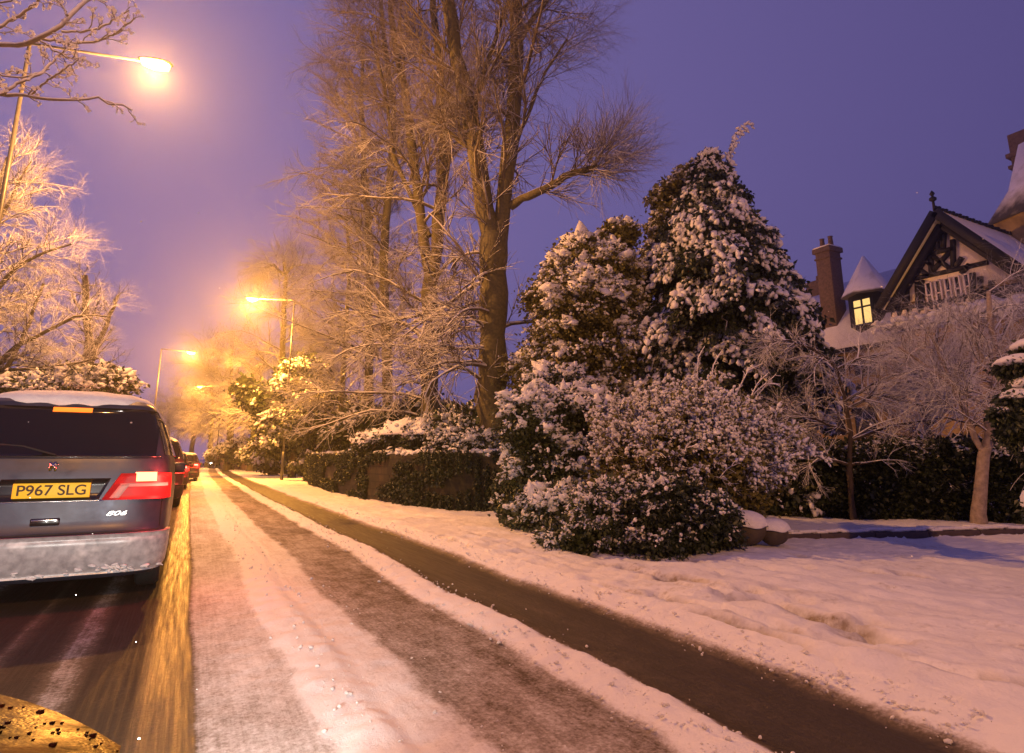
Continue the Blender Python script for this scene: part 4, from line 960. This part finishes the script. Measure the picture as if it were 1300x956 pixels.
# ------------------------------------------------------------------ cars
def paint(name, c, rough=.4):
    m, nt, b = mat(name)
    f = noise(nt, 3., 6, .7); nt.links.new(ramp(nt, f, [(.3, tuple(x * .8 for x in c)), (.75, tuple(x * 1.25 + .01 for x in c))]), b.inputs['Base Color'])
    nt.links.new(ramp(nt, f, [(.3, (rough * .7,) * 3), (.7, (rough * 1.5,) * 3)]), b.inputs['Roughness'])
    b.inputs['Metallic'].default_value = .5; b.inputs['Coat Weight'].default_value = .15; b.inputs['Coat Roughness'].default_value = .25
    return m
M['paint_blue'] = paint('paint_blue_grey', (.05, .055, .085))
M['paint_dark'] = paint('paint_dark', (.03, .025, .03))
M['paint_red'] = paint('paint_maroon', (.08, .015, .02))
M['car_glass'] = (lambda t: (t[2].inputs['Base Color'].__setattr__('default_value', (.008, .007, .01, 1)), t[2].inputs['Roughness'].__setattr__('default_value', .07), t[0])[2])(mat('tinted_glass'))
M['red_lens'] = emit('red_lens', (1., .02, .02), .25, (.35, .012, .015))
M['pink_band'] = emit('pale_lens_band', (1., .2, .15), .15, (.5, .28, .25))
M['brake'] = emit('brake_light', (1., .28, .12), 5.)
M['brake_far'] = emit('tail_light', (1., .05, .03), 30.)
M['stop'] = emit('high_stop_light', (1., .16, .01), 2.6)
M['amber'] = emit('amber_light', (1., .42, .02), 14.)
M['plate'] = emit('glowing_plate_yellow', (1., .55, .02), .28, (.75, .5, .02))  # plate glows faintly by itself, standing in for light falling on it
M['ink'] = plain('plate_ink', (.05, .025, .01), .6)
M['bumper'] = snowy('snowy_bumper', (.36, .37, .40), .12, .6, 6., amp=1.9, rough=.25, dvar=.3)
M['alloy'] = plain('alloy', (.35, .35, .36), .35, .9)

def text_mesh(name, body, size, origin, xdir, zdir, m, parent, extrude=.002, shear=0., bold=0., space=1., width=None):
    cu = bpy.data.curves.new(name, 'FONT'); cu.body = body; cu.size = size; cu.extrude = extrude; cu.shear = shear; cu.offset = bold; cu.space_character = space
    cu.align_x = 'CENTER'; cu.align_y = 'CENTER'
    t = bpy.data.objects.new('t', cu); COL.objects.link(t)
    bpy.context.view_layer.update()
    me = bpy.data.meshes.new_from_object(t.evaluated_get(bpy.context.evaluated_depsgraph_get()))
    bpy.data.objects.remove(t); bpy.data.curves.remove(cu)
    V = np.array([v.co[:] for v in me.vertices])
    if width:
        w0 = V[:, 0].max() - V[:, 0].min(); V[:, 0] *= width / w0
    x = np.array(xdir, float); z = np.array(zdir, float); y = np.cross(x, z)
    W = np.array(origin) + V[:, :1] * x + V[:, 1:2] * z + V[:, 2:3] * y
    me.vertices.foreach_set('co', W.astype(np.float32).ravel()); me.materials.clear(); me.name = name
    return link(me, name, m, parent)

class Body:
    """people-carrier shell: a superellipse plan at every height"""
    def __init__(s, cx, yr, W=.915, H=1.7, L=4.4, zs=1.):
        s.cx, s.yr, s.W, s.H, s.L = cx, yr, W, H, L; k = H / 1.8
        s.lev = [(z * k, w * W / .915, a_, f) for z, w, a_, f in [(.22, .84, .05, .15), (.3, .89, 0, .03), (.4, .905, -.03, 0), (.57, .91, -.035, 0), (.61, .915, .015, .06), (.9, .915, .02, .10), (1.10, .905, .03, .35), (1.22, .885, .05, .75), (1.4, .83, .11, 1.05), (1.6, .75, .17, 1.4), (1.70, .70, .215, 1.65), (1.75, .63, .29, 1.85), (1.79, .48, .5, 2.1), (1.80, .2, .9, 2.3)]]
        s.n = 5.5
    def prm(s, z):
        zs = [l[0] for l in s.lev]; return [np.interp(z, zs, [l[i] for l in s.lev]) for i in (1, 2, 3)]
    def pt(s, phi, z, off=0.):
        w, a_, f = s.prm(z); D = .55; e_ = 2 / s.n
        return np.array([s.cx + (w + off) * np.sign(sin(phi)) * abs(sin(phi)) ** e_, s.yr + a_ - off + D * (1 - abs(cos(phi)) ** e_), z])
    def phi(s, x, z):
        w = s.prm(z)[0]; return math.asin(np.sign(x) * min(.9999, abs(x) / w) ** (s.n / 2))
    def shell(s):
        V = []; S = 24; rings = 0
        zs = []
        for (a_, b_) in zip(s.lev[:-1], s.lev[1:]):
            for k in range(3): zs.append(a_[0] + (b_[0] - a_[0]) * k / 3)
        zs.append(s.lev[-1][0])
        for z in zs:
            w, a_, f = s.prm(z)
            row = [s.pt(-pi / 2 + pi * k / S, z) for k in range(S + 1)]
            yf = s.yr + s.L - f
            for k in range(1, 8): row.append(np.array([s.cx + w * (1 - .02 * k / 8), row[S][1] + (yf - .4 - row[S][1]) * k / 8, z]))
            for k in range(0, 9):
                p_ = pi / 2 - pi * k / 8; e_ = .5
                row.append(np.array([s.cx + w * .97 * np.sign(sin(p_)) * abs(sin(p_)) ** e_, yf - .4 + .4 * abs(cos(p_)) ** e_, z]))
            for k in range(7, 0, -1): row.append(np.array([s.cx - w * (1 - .02 * k / 8), row[0][1] + (yf - .4 - row[0][1]) * k / 8, z]))
            V.append(row)
        R_ = len(V); C_ = len(V[0]); V = np.array(V).reshape(-1, 3)
        F = [(i * C_ + k, i * C_ + (k + 1) % C_, (i + 1) * C_ + (k + 1) % C_, (i + 1) * C_ + k) for i in range(R_ - 1) for k in range(C_)]
        mb = MB(); mb.add(V, F + [tuple(range(C_))[::-1], tuple((R_ - 1) * C_ + k for k in range(C_))]); return mb
    def patch(s, x0, x1, z0, z1, off, nx=10, nz=8, cut=None, slant=0.):
        """x0,x1 in metres or ('phi', angle); thick shell patch"""
        mb = MB(); G = []
        for j in range(nz + 1):
            z = z0 + (z1 - z0) * j / nz; r = []
            for i in range(nx + 1):
                def ph(x, zz): return x[1] if isinstance(x, tuple) else s.phi(x + slant * (z - z0), zz)
                a_, b_ = ph(x0, z), ph(x1, z)
                r.append(a_ + (b_ - a_) * i / nx)
            G.append((z, r))
        P = np.array([[s.pt(p, z, off) for p in r] for z, r in G]); Q = np.array([[s.pt(p, z, -.02) for p in r] for z, r in G])
        nz1, nx1 = P.shape[:2]; V = np.concatenate([P.reshape(-1, 3), Q.reshape(-1, 3)]); o_ = nz1 * nx1
        F = [(j * nx1 + i, j * nx1 + i + 1, (j + 1) * nx1 + i + 1, (j + 1) * nx1 + i) for j in range(nz1 - 1) for i in range(nx1 - 1)]
        ed = [j * nx1 for j in range(nz1)][::-1] + [i for i in range(1, nx1)] + [j * nx1 + nx1 - 1 for j in range(1, nz1)] + [(nz1 - 1) * nx1 + i for i in range(nx1 - 2, 0, -1)]
        F += [(ed[k], ed[(k + 1) % len(ed)] , ed[(k + 1) % len(ed)] + o_, ed[k] + o_) for k in range(len(ed))]
        return mb.add(V, F)

def wheel(x, y, r, w, parent, side=1):
    e_ = MB().lathe([(r * .62, -w / 2), (r * .9, -w / 2), (r, -w / 2 + .03), (r, w / 2 - .03), (r * .9, w / 2), (r * .62, w / 2)], (x, y, r), 'x', 28).build('wheel', M['black'], parent, True)
    MB().lathe([(r * .6, -w * .4), (r * .62, w * .42 * 1), (r * .5, w * .3), (.05, w * .38)], (x, y, r), 'x', 20).build('rim', M['alloy'], e_)
    return e_

def people_carrier(cx, yr, W, H, pm, label, plate=None, model=None, detail=True, bright='brake', amber=False, name='people_carrier', front=False):
    e = empty(name, (cx, yr + 2.2, 0), label, 'car', 'cars on the snowy road')
    B_ = Body(cx, yr, W, H); k = H / 1.8; kw = W / .915
    B_.shell().build('body', pm, e, True)
    # underside
    MB().box((cx, yr + 2.2, .3), (W * 1.6, 3.9, .16)).build('underbody', M['black'], e)
    B_.patch(-.76 * kw, .76 * kw, 1.24 * k, 1.67 * k, .006, 14, 8).build('rear_window', M['car_glass'], e, True)
    ws = B_.patch(('phi', radians(62)), ('phi', radians(89)), 1.25 * k, 1.6 * k, .005, 6, 6); ws.build('side_window', M['car_glass'], e, True)
    ws = B_.patch(('phi', radians(-89)), ('phi', radians(-62)), 1.25 * k, 1.6 * k, .005, 6, 6); ws.build('side_window', M['car_glass'], e, True)
    for sgn in (-1, 1):
        MB().prism([(cx + sgn * (B_.prm(1.25 * k)[0] + .004), yr + .75, 1.25 * k), (cx + sgn * (B_.prm(1.25 * k)[0] + .004), yr + 2.9, 1.25 * k), (cx + sgn * (B_.prm(1.6 * k)[0] + .004), yr + 2.4, 1.6 * k), (cx + sgn * (B_.prm(1.6 * k)[0] + .004), yr + .8, 1.6 * k)], (-sgn * .03, 0, 0)).build('side_window', M['car_glass'], e)
        m0 = B_.prm(1.1 * k)[0]
        MB().box((cx + sgn * (m0 + (.03 if detail else .09)), yr + 3.0, 1.1 * k), (.16, .1, .13)).build('wing_mirror', pm, e, bevel=.03)
    st = B_.patch(-.10, .18, 1.625 * k, 1.665 * k, .016, 6, 2); st.build('high_stop_light', M['stop'], e)
    bm_ = B_.patch(('phi', radians(-88)), ('phi', radians(88)), .26 * k, .585 * k, .035, 30, 8).build('bumper', M['bumper'] if detail else M['black'], e, True)
    for sgn in (-1, 1):
        x0 = .37 * kw
        lp = (B_.patch(x0, ('phi', radians(80)),   .865 * k, 1.09 * k, .012, 12, 6, slant=.55) if sgn > 0 else B_.patch(('phi', radians(-80)), -x0,   .865 * k, 1.09 * k, .012, 12, 6, slant=-.55))
        lo = lp.build('tail_light', M['red_lens'], e, True)
        ph0, ph1 = B_.phi(.62 * kw, 1.05 * k), B_.phi(.77 * kw, 1.05 * k)
        bl = B_.patch(('phi', sgn * ph0) if sgn > 0 else ('phi', -ph1), ('phi', ph1) if sgn > 0 else ('phi', -ph0), 1.02 * k, 1.10 * k, .03, 6, 4)
        bl.build('brake_bulb', M[bright], lo, True)
        if detail:
            if sgn > 0: bd = B_.patch(.47, ('phi', radians(64)), .975, 1.005, .017, 10, 2); b2 = B_.patch(.40, .47, .88, .995, .0172, 3, 5, slant=.6)
            else: bd = B_.patch(('phi', radians(-64)), -.47, .975, 1.005, .017, 10, 2); b2 = B_.patch(-.47, -.40, .88, .995, .0172, 3, 5, slant=-.6)
            bd.build('lens_band', M['pink_band'], lo, True); b2.build('lens_band', M['pink_band'], lo, True)
        l = bpy.data.lights.new('brake_glow', 'POINT'); l.energy = 18 if detail else 40; l.color = (1, .06, .04); l.shadow_soft_size = .04
        lo2 = bpy.data.objects.new('brake_glow', l); COL.objects.link(lo2); lo2.parent = e; q_ = B_.pt(sgn * B_.phi(.82 * kw, 1.05 * k), 1.05 * k, .1); lo2.location = tuple(q_ - np.array([cx, yr + 2.2, 0]))
    # plate recess
    B_.patch(-.5 * kw, .33 * kw, .875 * k, 1.04 * k, .004, 12, 3).build('plate_recess', M['dark_trim'], e, True) if not detail else None
    py = yr + .02; zc = .955 * k
    if detail:
        B_.patch(-.42, .33, .872, 1.05, .005, 12, 3, slant=.4).build('plate_recess', M['dark_trim'], e, True)
        B_.patch(-.46, .36, .86, .870, .014, 12, 1).build('recess_trim', M['chrome'], e, True)
    yy = yr + .008
    pc = cx + (.0 if detail else 0)
    pl_ = MB().box((pc, yy - .004, zc), (.53, .012, .122)).build('number_plate', M['plate'] if detail else M['plate'], e, bevel=.004)
    if plate: text_mesh('plate_lettering', plate, .118, (pc, yy - .0115, zc - .001), (1, 0, 0), (0, 0, 1), M['ink'], pl_, extrude=.001, bold=.0015, width=.47)
    if model: text_mesh('model_script', model, .055, (cx + .47, B_.pt(B_.phi(.47, .75), .75, 0)[1] - .004, .75), (1, 0, 0), (0, 0, 1), M['chrome'], e, extrude=.0012, shear=.35, bold=.0003, width=.15)
    if detail:
        h_ = MB().box((cx - .02, yr + .012, .70), (.2, .02, .06)).build('tailgate_handle', M['dark_trim'], e, bevel=.008)
        MB().box((cx - .02, yr - .004, .715), (.18, .012, .018)).build('handle_bar', M['chrome'], h_, bevel=.004)
        # small rampant-beast emblem, built from a little outline
        ol = [(-.028, -.03), (-.012, -.03), (-.008, -.008), (.006, -.01), (.014, -.034), (.026, -.034), (.02, -.006), (.026, .012), (.036, .016), (.032, .026), (.02, .024), (.022, .036), (.006, .04), (.0, .03), (-.012, .03), (-.02, .04), (-.03, .034), (-.02, .02), (-.026, .004)]
        MB().prism([(cx - .02 + x, yr + .03, 1.15 + z * 1.1) for x, z in ol], (0, -.012, 0)).build('emblem', M['chrome'], e)
        MB().box((cx + .33, yr + .016, .80), (.004, .006, .25)).build('panel_gap', M['black'], e) if False else None
        B_.patch(('phi', radians(56)), ('phi', radians(57.2)), .62, .86, .0035, 1, 8).build('tailgate_gap', M['black'], e)
        B_.patch(-.8, .8, .592, .604, .004, 12, 1).build('tailgate_lip', M['black'], e)
        B_.patch(-.76, .76, 1.222, 1.236, .011, 14, 1).build('window_moulding', M['dark_trim'], e, True)
        MB().tube([(cx - .5, yr - .03, .3), (cx - .5, yr + .3, .3)], .028, 12).build('exhaust_pipe', M['alloy'], e, True)
        MB().tube([(cx - .02, yr + .05, 1.25), (cx - .25, yr + .085, 1.32), (cx - .45, yr + .09, 1.34)], .009, 6).build('rear_wiper', M['black'], e, True)
        # packed snow and icy lumps along the bumper edge
        n_ = 26; xx = rng.random(n_) * 1.7 - .85; zz_ = .29 + .02 * rng.normal(size=n_)
        pp = np.array([B_.pt(B_.phi(x_ * .97, .5), z_, .035) for x_, z_ in zip(xx, zz_)]); V, F = lumps(pp, np.tile([1., 0, 0], (n_, 1)), .035, 2, flat=.45, along=.8, tpl=ICO1, drop=.2); mesh_np('bumper_snow', V, F, M['snow_lump'], e, True)
    # snow on the roof
    S_ = 30; T_ = 34; xs_ = np.linspace(-1, 1, S_); ts = np.linspace(0, 1, T_); XX_, TT_ = np.meshgrid(xs_, ts, indexing='ij')
    wtop = B_.prm(1.7 * k)[0]; y0 = yr + .2 + .06 * XX_ ** 2 + .012 * np.sin(XX_ * 17) + .3 * np.abs(XX_) ** 6
    YY_ = y0 + TT_ * 2.4
    th_ = .034 + .02 * fbm(XX_ * 3, TT_ * 6, 61, 3, 1.)
    roofz = np.interp(np.maximum(.0, 1 - np.abs(XX_)) * wtop, [0, .07, .22, .5, 1], [1.70, 1.75, 1.79, 1.805, 1.81]) * k
    rear = np.clip(TT_ / .10, 0, 1); zr = (1.71 * k) * (1 - rear ** .6) + roofz * rear ** .6; zr = np.minimum(zr, roofz)
    Zt = zr + th_ * np.minimum(1, np.clip(TT_ * 30, 0, 1) + .0) * np.clip((1 - np.abs(XX_)) * 9, 0.05, 1)
    XXa = cx + XX_ * (wtop + .012)
    top_ = np.stack([XXa, YY_, Zt], -1); bot_ = np.stack([XXa, YY_ + .02, zr - .03], -1)
    idx = np.arange(S_ * T_).reshape(S_, T_); o_ = S_ * T_
    F = np.stack([idx[:-1, :-1], idx[1:, :-1], idx[1:, 1:], idx[:-1, 1:]], -1).reshape(-1, 4); ed = np.concatenate([idx[:, 0], idx[-1, 1:], idx[::-1, -1][1:], idx[0, ::-1][1:-1]])
    Fe = np.stack([np.roll(ed, -1), ed, ed + o_, np.roll(ed, -1) + o_], -1)
    mesh_np('roof_snow', np.concatenate([top_.reshape(-1, 3), bot_.reshape(-1, 3)]), [np.concatenate([F, Fe])], M['snow'], e, True)
    for sx in (-1, 1):
        for wy in (.85, 3.5): wheel(cx + sx * (W - .13), yr + wy, .31, .2, e)
    if amber:
        B_.patch(-.8 * kw, -.62 * kw, 1.02 * k, 1.07 * k, .03, 4, 3).build('indicator', M['amber'], e, True)
    return e

XR = -.14
people_carrier(-.99, 6.35, .86, 1.8, M['paint_blue'], 'dark people carrier close ahead with brake lights on and yellow number plate', 'P967 SLG', '806')
people_carrier(-.98, 17.6, .9, 1.75, M['paint_dark'], 'second car in the queue, dark with red tail lights and snowy roof', None, None, False, 'brake_far', True, 'queueing_car')
people_carrier(-.8, 27.5, .85, 1.5, M['paint_red'], 'third car in the queue, mostly hidden behind the second', None, None, False, 'brake_far', False, 'queueing_car')
people_carrier(-.3, 37., .85, 1.5, M['paint_dark'], 'fourth and farthest car in the queue of tail lights', None, None, False, 'brake_far', False, 'queueing_car')

# oncoming car far away: a front with two headlights
fc = gnd(277, 592.5); fy = 84.; fx = bend(np.array(fy)) + 2.0
e = empty('oncoming_car', (fx, fy, 0), 'tiny oncoming car with white headlights at the end of the road', 'car', 'cars on the snowy road')
MB().prism([(fx - .85, fy, .3), (fx + .85, fy, .3), (fx + .88, fy, .9), (fx - .88, fy, .9)], (0, 4.2, 0)).build('body', M['paint_dark'], e, bevel=.1)
MB().prism([(fx - .8, fy + 1., .9), (fx + .8, fy + 1., .9), (fx + .6, fy + 1.5, 1.42), (fx - .6, fy + 1.5, 1.42)], (0, 2., 0)).build('cabin', M['car_glass'], e, bevel=.1)
M['head'] = emit('headlight_beam', (1., .93, .8), 60)
for s in (-1, 1):
    MB().lathe([(.02, 0), (.11, .01), (.12, .06)], (fx + s * .62, fy - .05, .68), 'y', 12).build('headlight', M['head'], e)
    for wy in (.7, 3.4): wheel(fx + s * .75, fy + wy, .3, .2, e)

# ------------------------------------------------------------------ the photographer's own car: wet bonnet, wings, lit headlights
e = empty('own_car', (-.98, .2, 0), 'wet dark bonnet of the photographer\'s car at the bottom left corner', 'car', 'cars on the snowy road')
cx = -.89; W2 = .845
S_, T_ = 40, 34
U, T = np.meshgrid(np.linspace(-1, 1, S_), np.linspace(0, 1, T_), indexing='ij')
X = cx + U * W2; Yb = .0 + T * (1.44 - .42 * np.abs(U) ** 3)
Zb = .93 - .04 * T ** 2.2 - .035 * np.abs(U) ** 6 - .01 * T + .02 * np.cos(U * 7) * (1 - T)
m, nt, b = mat('bonnet_paint_reflections')
b.inputs['Metallic'].default_value = 0.; b.inputs['Specular IOR Level'].default_value = .04
w1 = noise(nt, 9., 5, .7); nt.links.new(ramp(nt, w1, [(.4, (.32,) * 3), (.6, (.6,) * 3)]), b.inputs['Roughness']); bump(nt, b, w1, .5, .01)
M['bonnet_reflections'] = m
nt.links.new(ramp(nt, noise(nt, 8.), [(.40, (.008, .004, .003)), (.62, (.05, .012, .005))]), b.inputs['Base Color'])  # orange-red lamp reflections on the wet bonnet, mottled into its base colour
grid_mesh('bonnet', X, Yb, Zb, m, e)
uu = rng.random(2600) * 2 - 1; tt_ = .3 + .68 * rng.random(2600); yd = tt_ * (1.44 - .42 * np.abs(uu) ** 3); zd = .93 - .04 * tt_ ** 2.2 - .035 * np.abs(uu) ** 6 - .01 * tt_ + .02 * np.cos(uu * 7) * (1 - tt_)
DP = np.stack([cx + uu * W2, yd, zd + .0005], 1); DX, DY, DZ = basis(np.tile([0., 1., 0.], (2600, 1)), .0); ds_ = .0018 + .0045 * rng.random(2600) ** 2
V, F = scatter(ICO0, DP, DX, DY, DZ, np.stack([ds_ * 1.3, ds_, ds_ * .5], 1)); mesh_np('water_drops', V, F, M['bonnet_reflections'], e, True)
for s in (-1, 1): MB().bar((cx + s * .03, .02, .985), (cx + s * .6 - .1, .1, .985), .012, .014, (0, 0, 1)).build('wiper', M['black'], e)
Ys_ = 1.44 - .42 * np.abs(np.linspace(-1, 1, S_)) ** 3
Xf = cx + np.linspace(-1, 1, S_) * W2; Zf = Zb[:, -1]
zl = np.array([0, .12, .3, .5, 1.]); G1 = np.stack([np.repeat(Xf[:, None], 5, 1), Ys_[:, None] + np.array([-.012, .05, .09, .1, .06])[None], Zf[:, None] - .014 - zl[None] * (Zf[:, None] - .28)], -1)
grid_mesh('nose', G1[..., 0], G1[..., 1], G1[..., 2], m, e)
for s in (-1, 1):
    yy = np.linspace(-1.2, .94, 24); zz_ = np.array([.86, .7, .5, .25]); GY_, GZ_ = np.meshgrid(yy, zz_, indexing='ij')
    grid_mesh('wing', cx + s * (W2 + .012 + .03 * np.sin((GZ_ - .25) / .52 * pi)), GY_, GZ_ - .0, m, e)
    wheel(cx + s * (W2 - .1), .3, .3, .19, e)
    lf = MB().lathe([(.02, 0), (.09, -.01), (.095, -.06)], (cx + s * .62, 1.38, .62), 'y', 16).build('headlight', emit('own_headlight', (1, .93, .82), 12), e)
    l = bpy.data.lights.new('headlight_beam', 'SPOT'); l.energy = 230; l.color = (1., .93, .84); l.spot_size = radians(95); l.spot_blend = .6; l.shadow_soft_size = .11
    lo = bpy.data.objects.new('headlight_beam', l); COL.objects.link(lo); lo.parent = e
    lo.location = (s * .62 + .09, 1.3, .62); lo.rotation_euler = (radians(90 - 11), 0, radians(-2))

# ------------------------------------------------------------------ falling snow
nf = 900
dist = 1.6 + 16 * rng.random(nf) ** 1.3
u = rng.random(nf) * 1500 - 100; v = rng.random(nf) * 1100 - 80
P = np.array([at(a_, b_, d_) for a_, b_, d_ in zip(u, v, dist)]); P = P[(P[:, 2] > .1) & (P[:, 2] < 2.2)]
X, Y, Z = basis(unit(rng.normal(size=P.shape)), 1.); s = .0014 + .002 * rng.random(len(P))
V, F = scatter(ICO0, P, X, Y, Z, np.stack([s * 1.3, s, s * .7], 1))
o = mesh_np('falling_snow', V, F, M['snow'], None); tag(o, 'fine snowflakes drifting down through the whole street', 'snowfall', kind='stuff')

# ------------------------------------------------------------------ haze
hzb = MB().box((40, 118, 29.5), (330, 330, 61)).build('haze', None); tag(hzb, 'thin snowy haze glowing round the street lamps', 'haze', kind='stuff')
m = bpy.data.materials.new('haze'); m.use_nodes = True; nt = m.node_tree; nt.nodes.clear()
out = nt.nodes.new('ShaderNodeOutputMaterial'); pv = nt.nodes.new('ShaderNodeVolumePrincipled')
pv.inputs['Color'].default_value = (.92, .92, .96, 1); pv.inputs['Density'].default_value = .0016; pv.inputs['Anisotropy'].default_value = .78
nt.links.new(pv.outputs[0], out.inputs['Volume']); hzb.data.materials.clear(); hzb.data.materials.append(m)

# ------------------------------------------------------------------ sky
w = bpy.data.worlds.new('World'); scene.world = w; w.use_nodes = True; nt = w.node_tree
bg = nt.nodes['Background']
sky = nt.nodes.new('ShaderNodeTexSky'); sky.sky_type = 'NISHITA'; sky.sun_disc = False; sky.sun_elevation = radians(-1); sky.sun_rotation = radians(250)
# dusk sky over a lit town: violet-blue, a little lighter along the road towards the town than over the gardens
tcw = nt.nodes.new('ShaderNodeTexCoord'); dp = nt.nodes.new('ShaderNodeVectorMath'); dp.operation = 'DOT_PRODUCT'
dp.inputs[1].default_value = (-.28, .85, .12); nt.links.new(tcw.outputs['Generated'], dp.inputs[0])
mrw = nt.nodes.new('ShaderNodeMapRange'); mrw.inputs[1].default_value = -.1; mrw.inputs[2].default_value = .85; nt.links.new(dp.outputs['Value'], mrw.inputs[0])
grd = nt.nodes.new('ShaderNodeMix'); grd.data_type = 'RGBA'; grd.inputs[6].default_value = (.74, .58, 1.95, 1); grd.inputs[7].default_value = (1.70, 1.34, 3.5, 1); nt.links.new(mrw.outputs[0], grd.inputs[0])
mxs = nt.nodes.new('ShaderNodeMix'); mxs.data_type = 'RGBA'; mxs.inputs[0].default_value = .08
nt.links.new(grd.outputs[2], mxs.inputs[6]); nt.links.new(sky.outputs[0], mxs.inputs[7])
nt.links.new(mxs.outputs[2], bg.inputs['Color']); bg.inputs['Strength'].default_value = .115

# ------------------------------------------------------------------ camera
cam = bpy.data.cameras.new('Camera'); co = bpy.data.objects.new('Camera', cam); COL.objects.link(co)
cam.sensor_width = 36; cam.sensor_fit = 'HORIZONTAL'; cam.lens = FPX / 1300 * 36; cam.shift_y = -(478 - 433.5) / 1300; cam.clip_start = .05; cam.clip_end = 2000
Rm = Matrix((tuple(RT), tuple(UP), tuple(-FW))).transposed()
co.matrix_world = Matrix.Translation(Vector(CAM)) @ Rm.to_4x4()
scene.camera = co

scene.view_settings.view_transform = 'Standard'; scene.view_settings.look = 'None'; scene.view_settings.exposure = 0; scene.view_settings.gamma = 1
scene.render.engine = 'CYCLES'
scene.cycles.use_denoising = True
scene.cycles.max_bounces = 5; scene.cycles.diffuse_bounces = 2; scene.cycles.glossy_bounces = 2; scene.cycles.transmission_bounces = 2; scene.cycles.volume_bounces = 0; scene.cycles.transparent_max_bounces = 4
scene.cycles.sample_clamp_indirect = 4; scene.cycles.sample_clamp_direct = 0
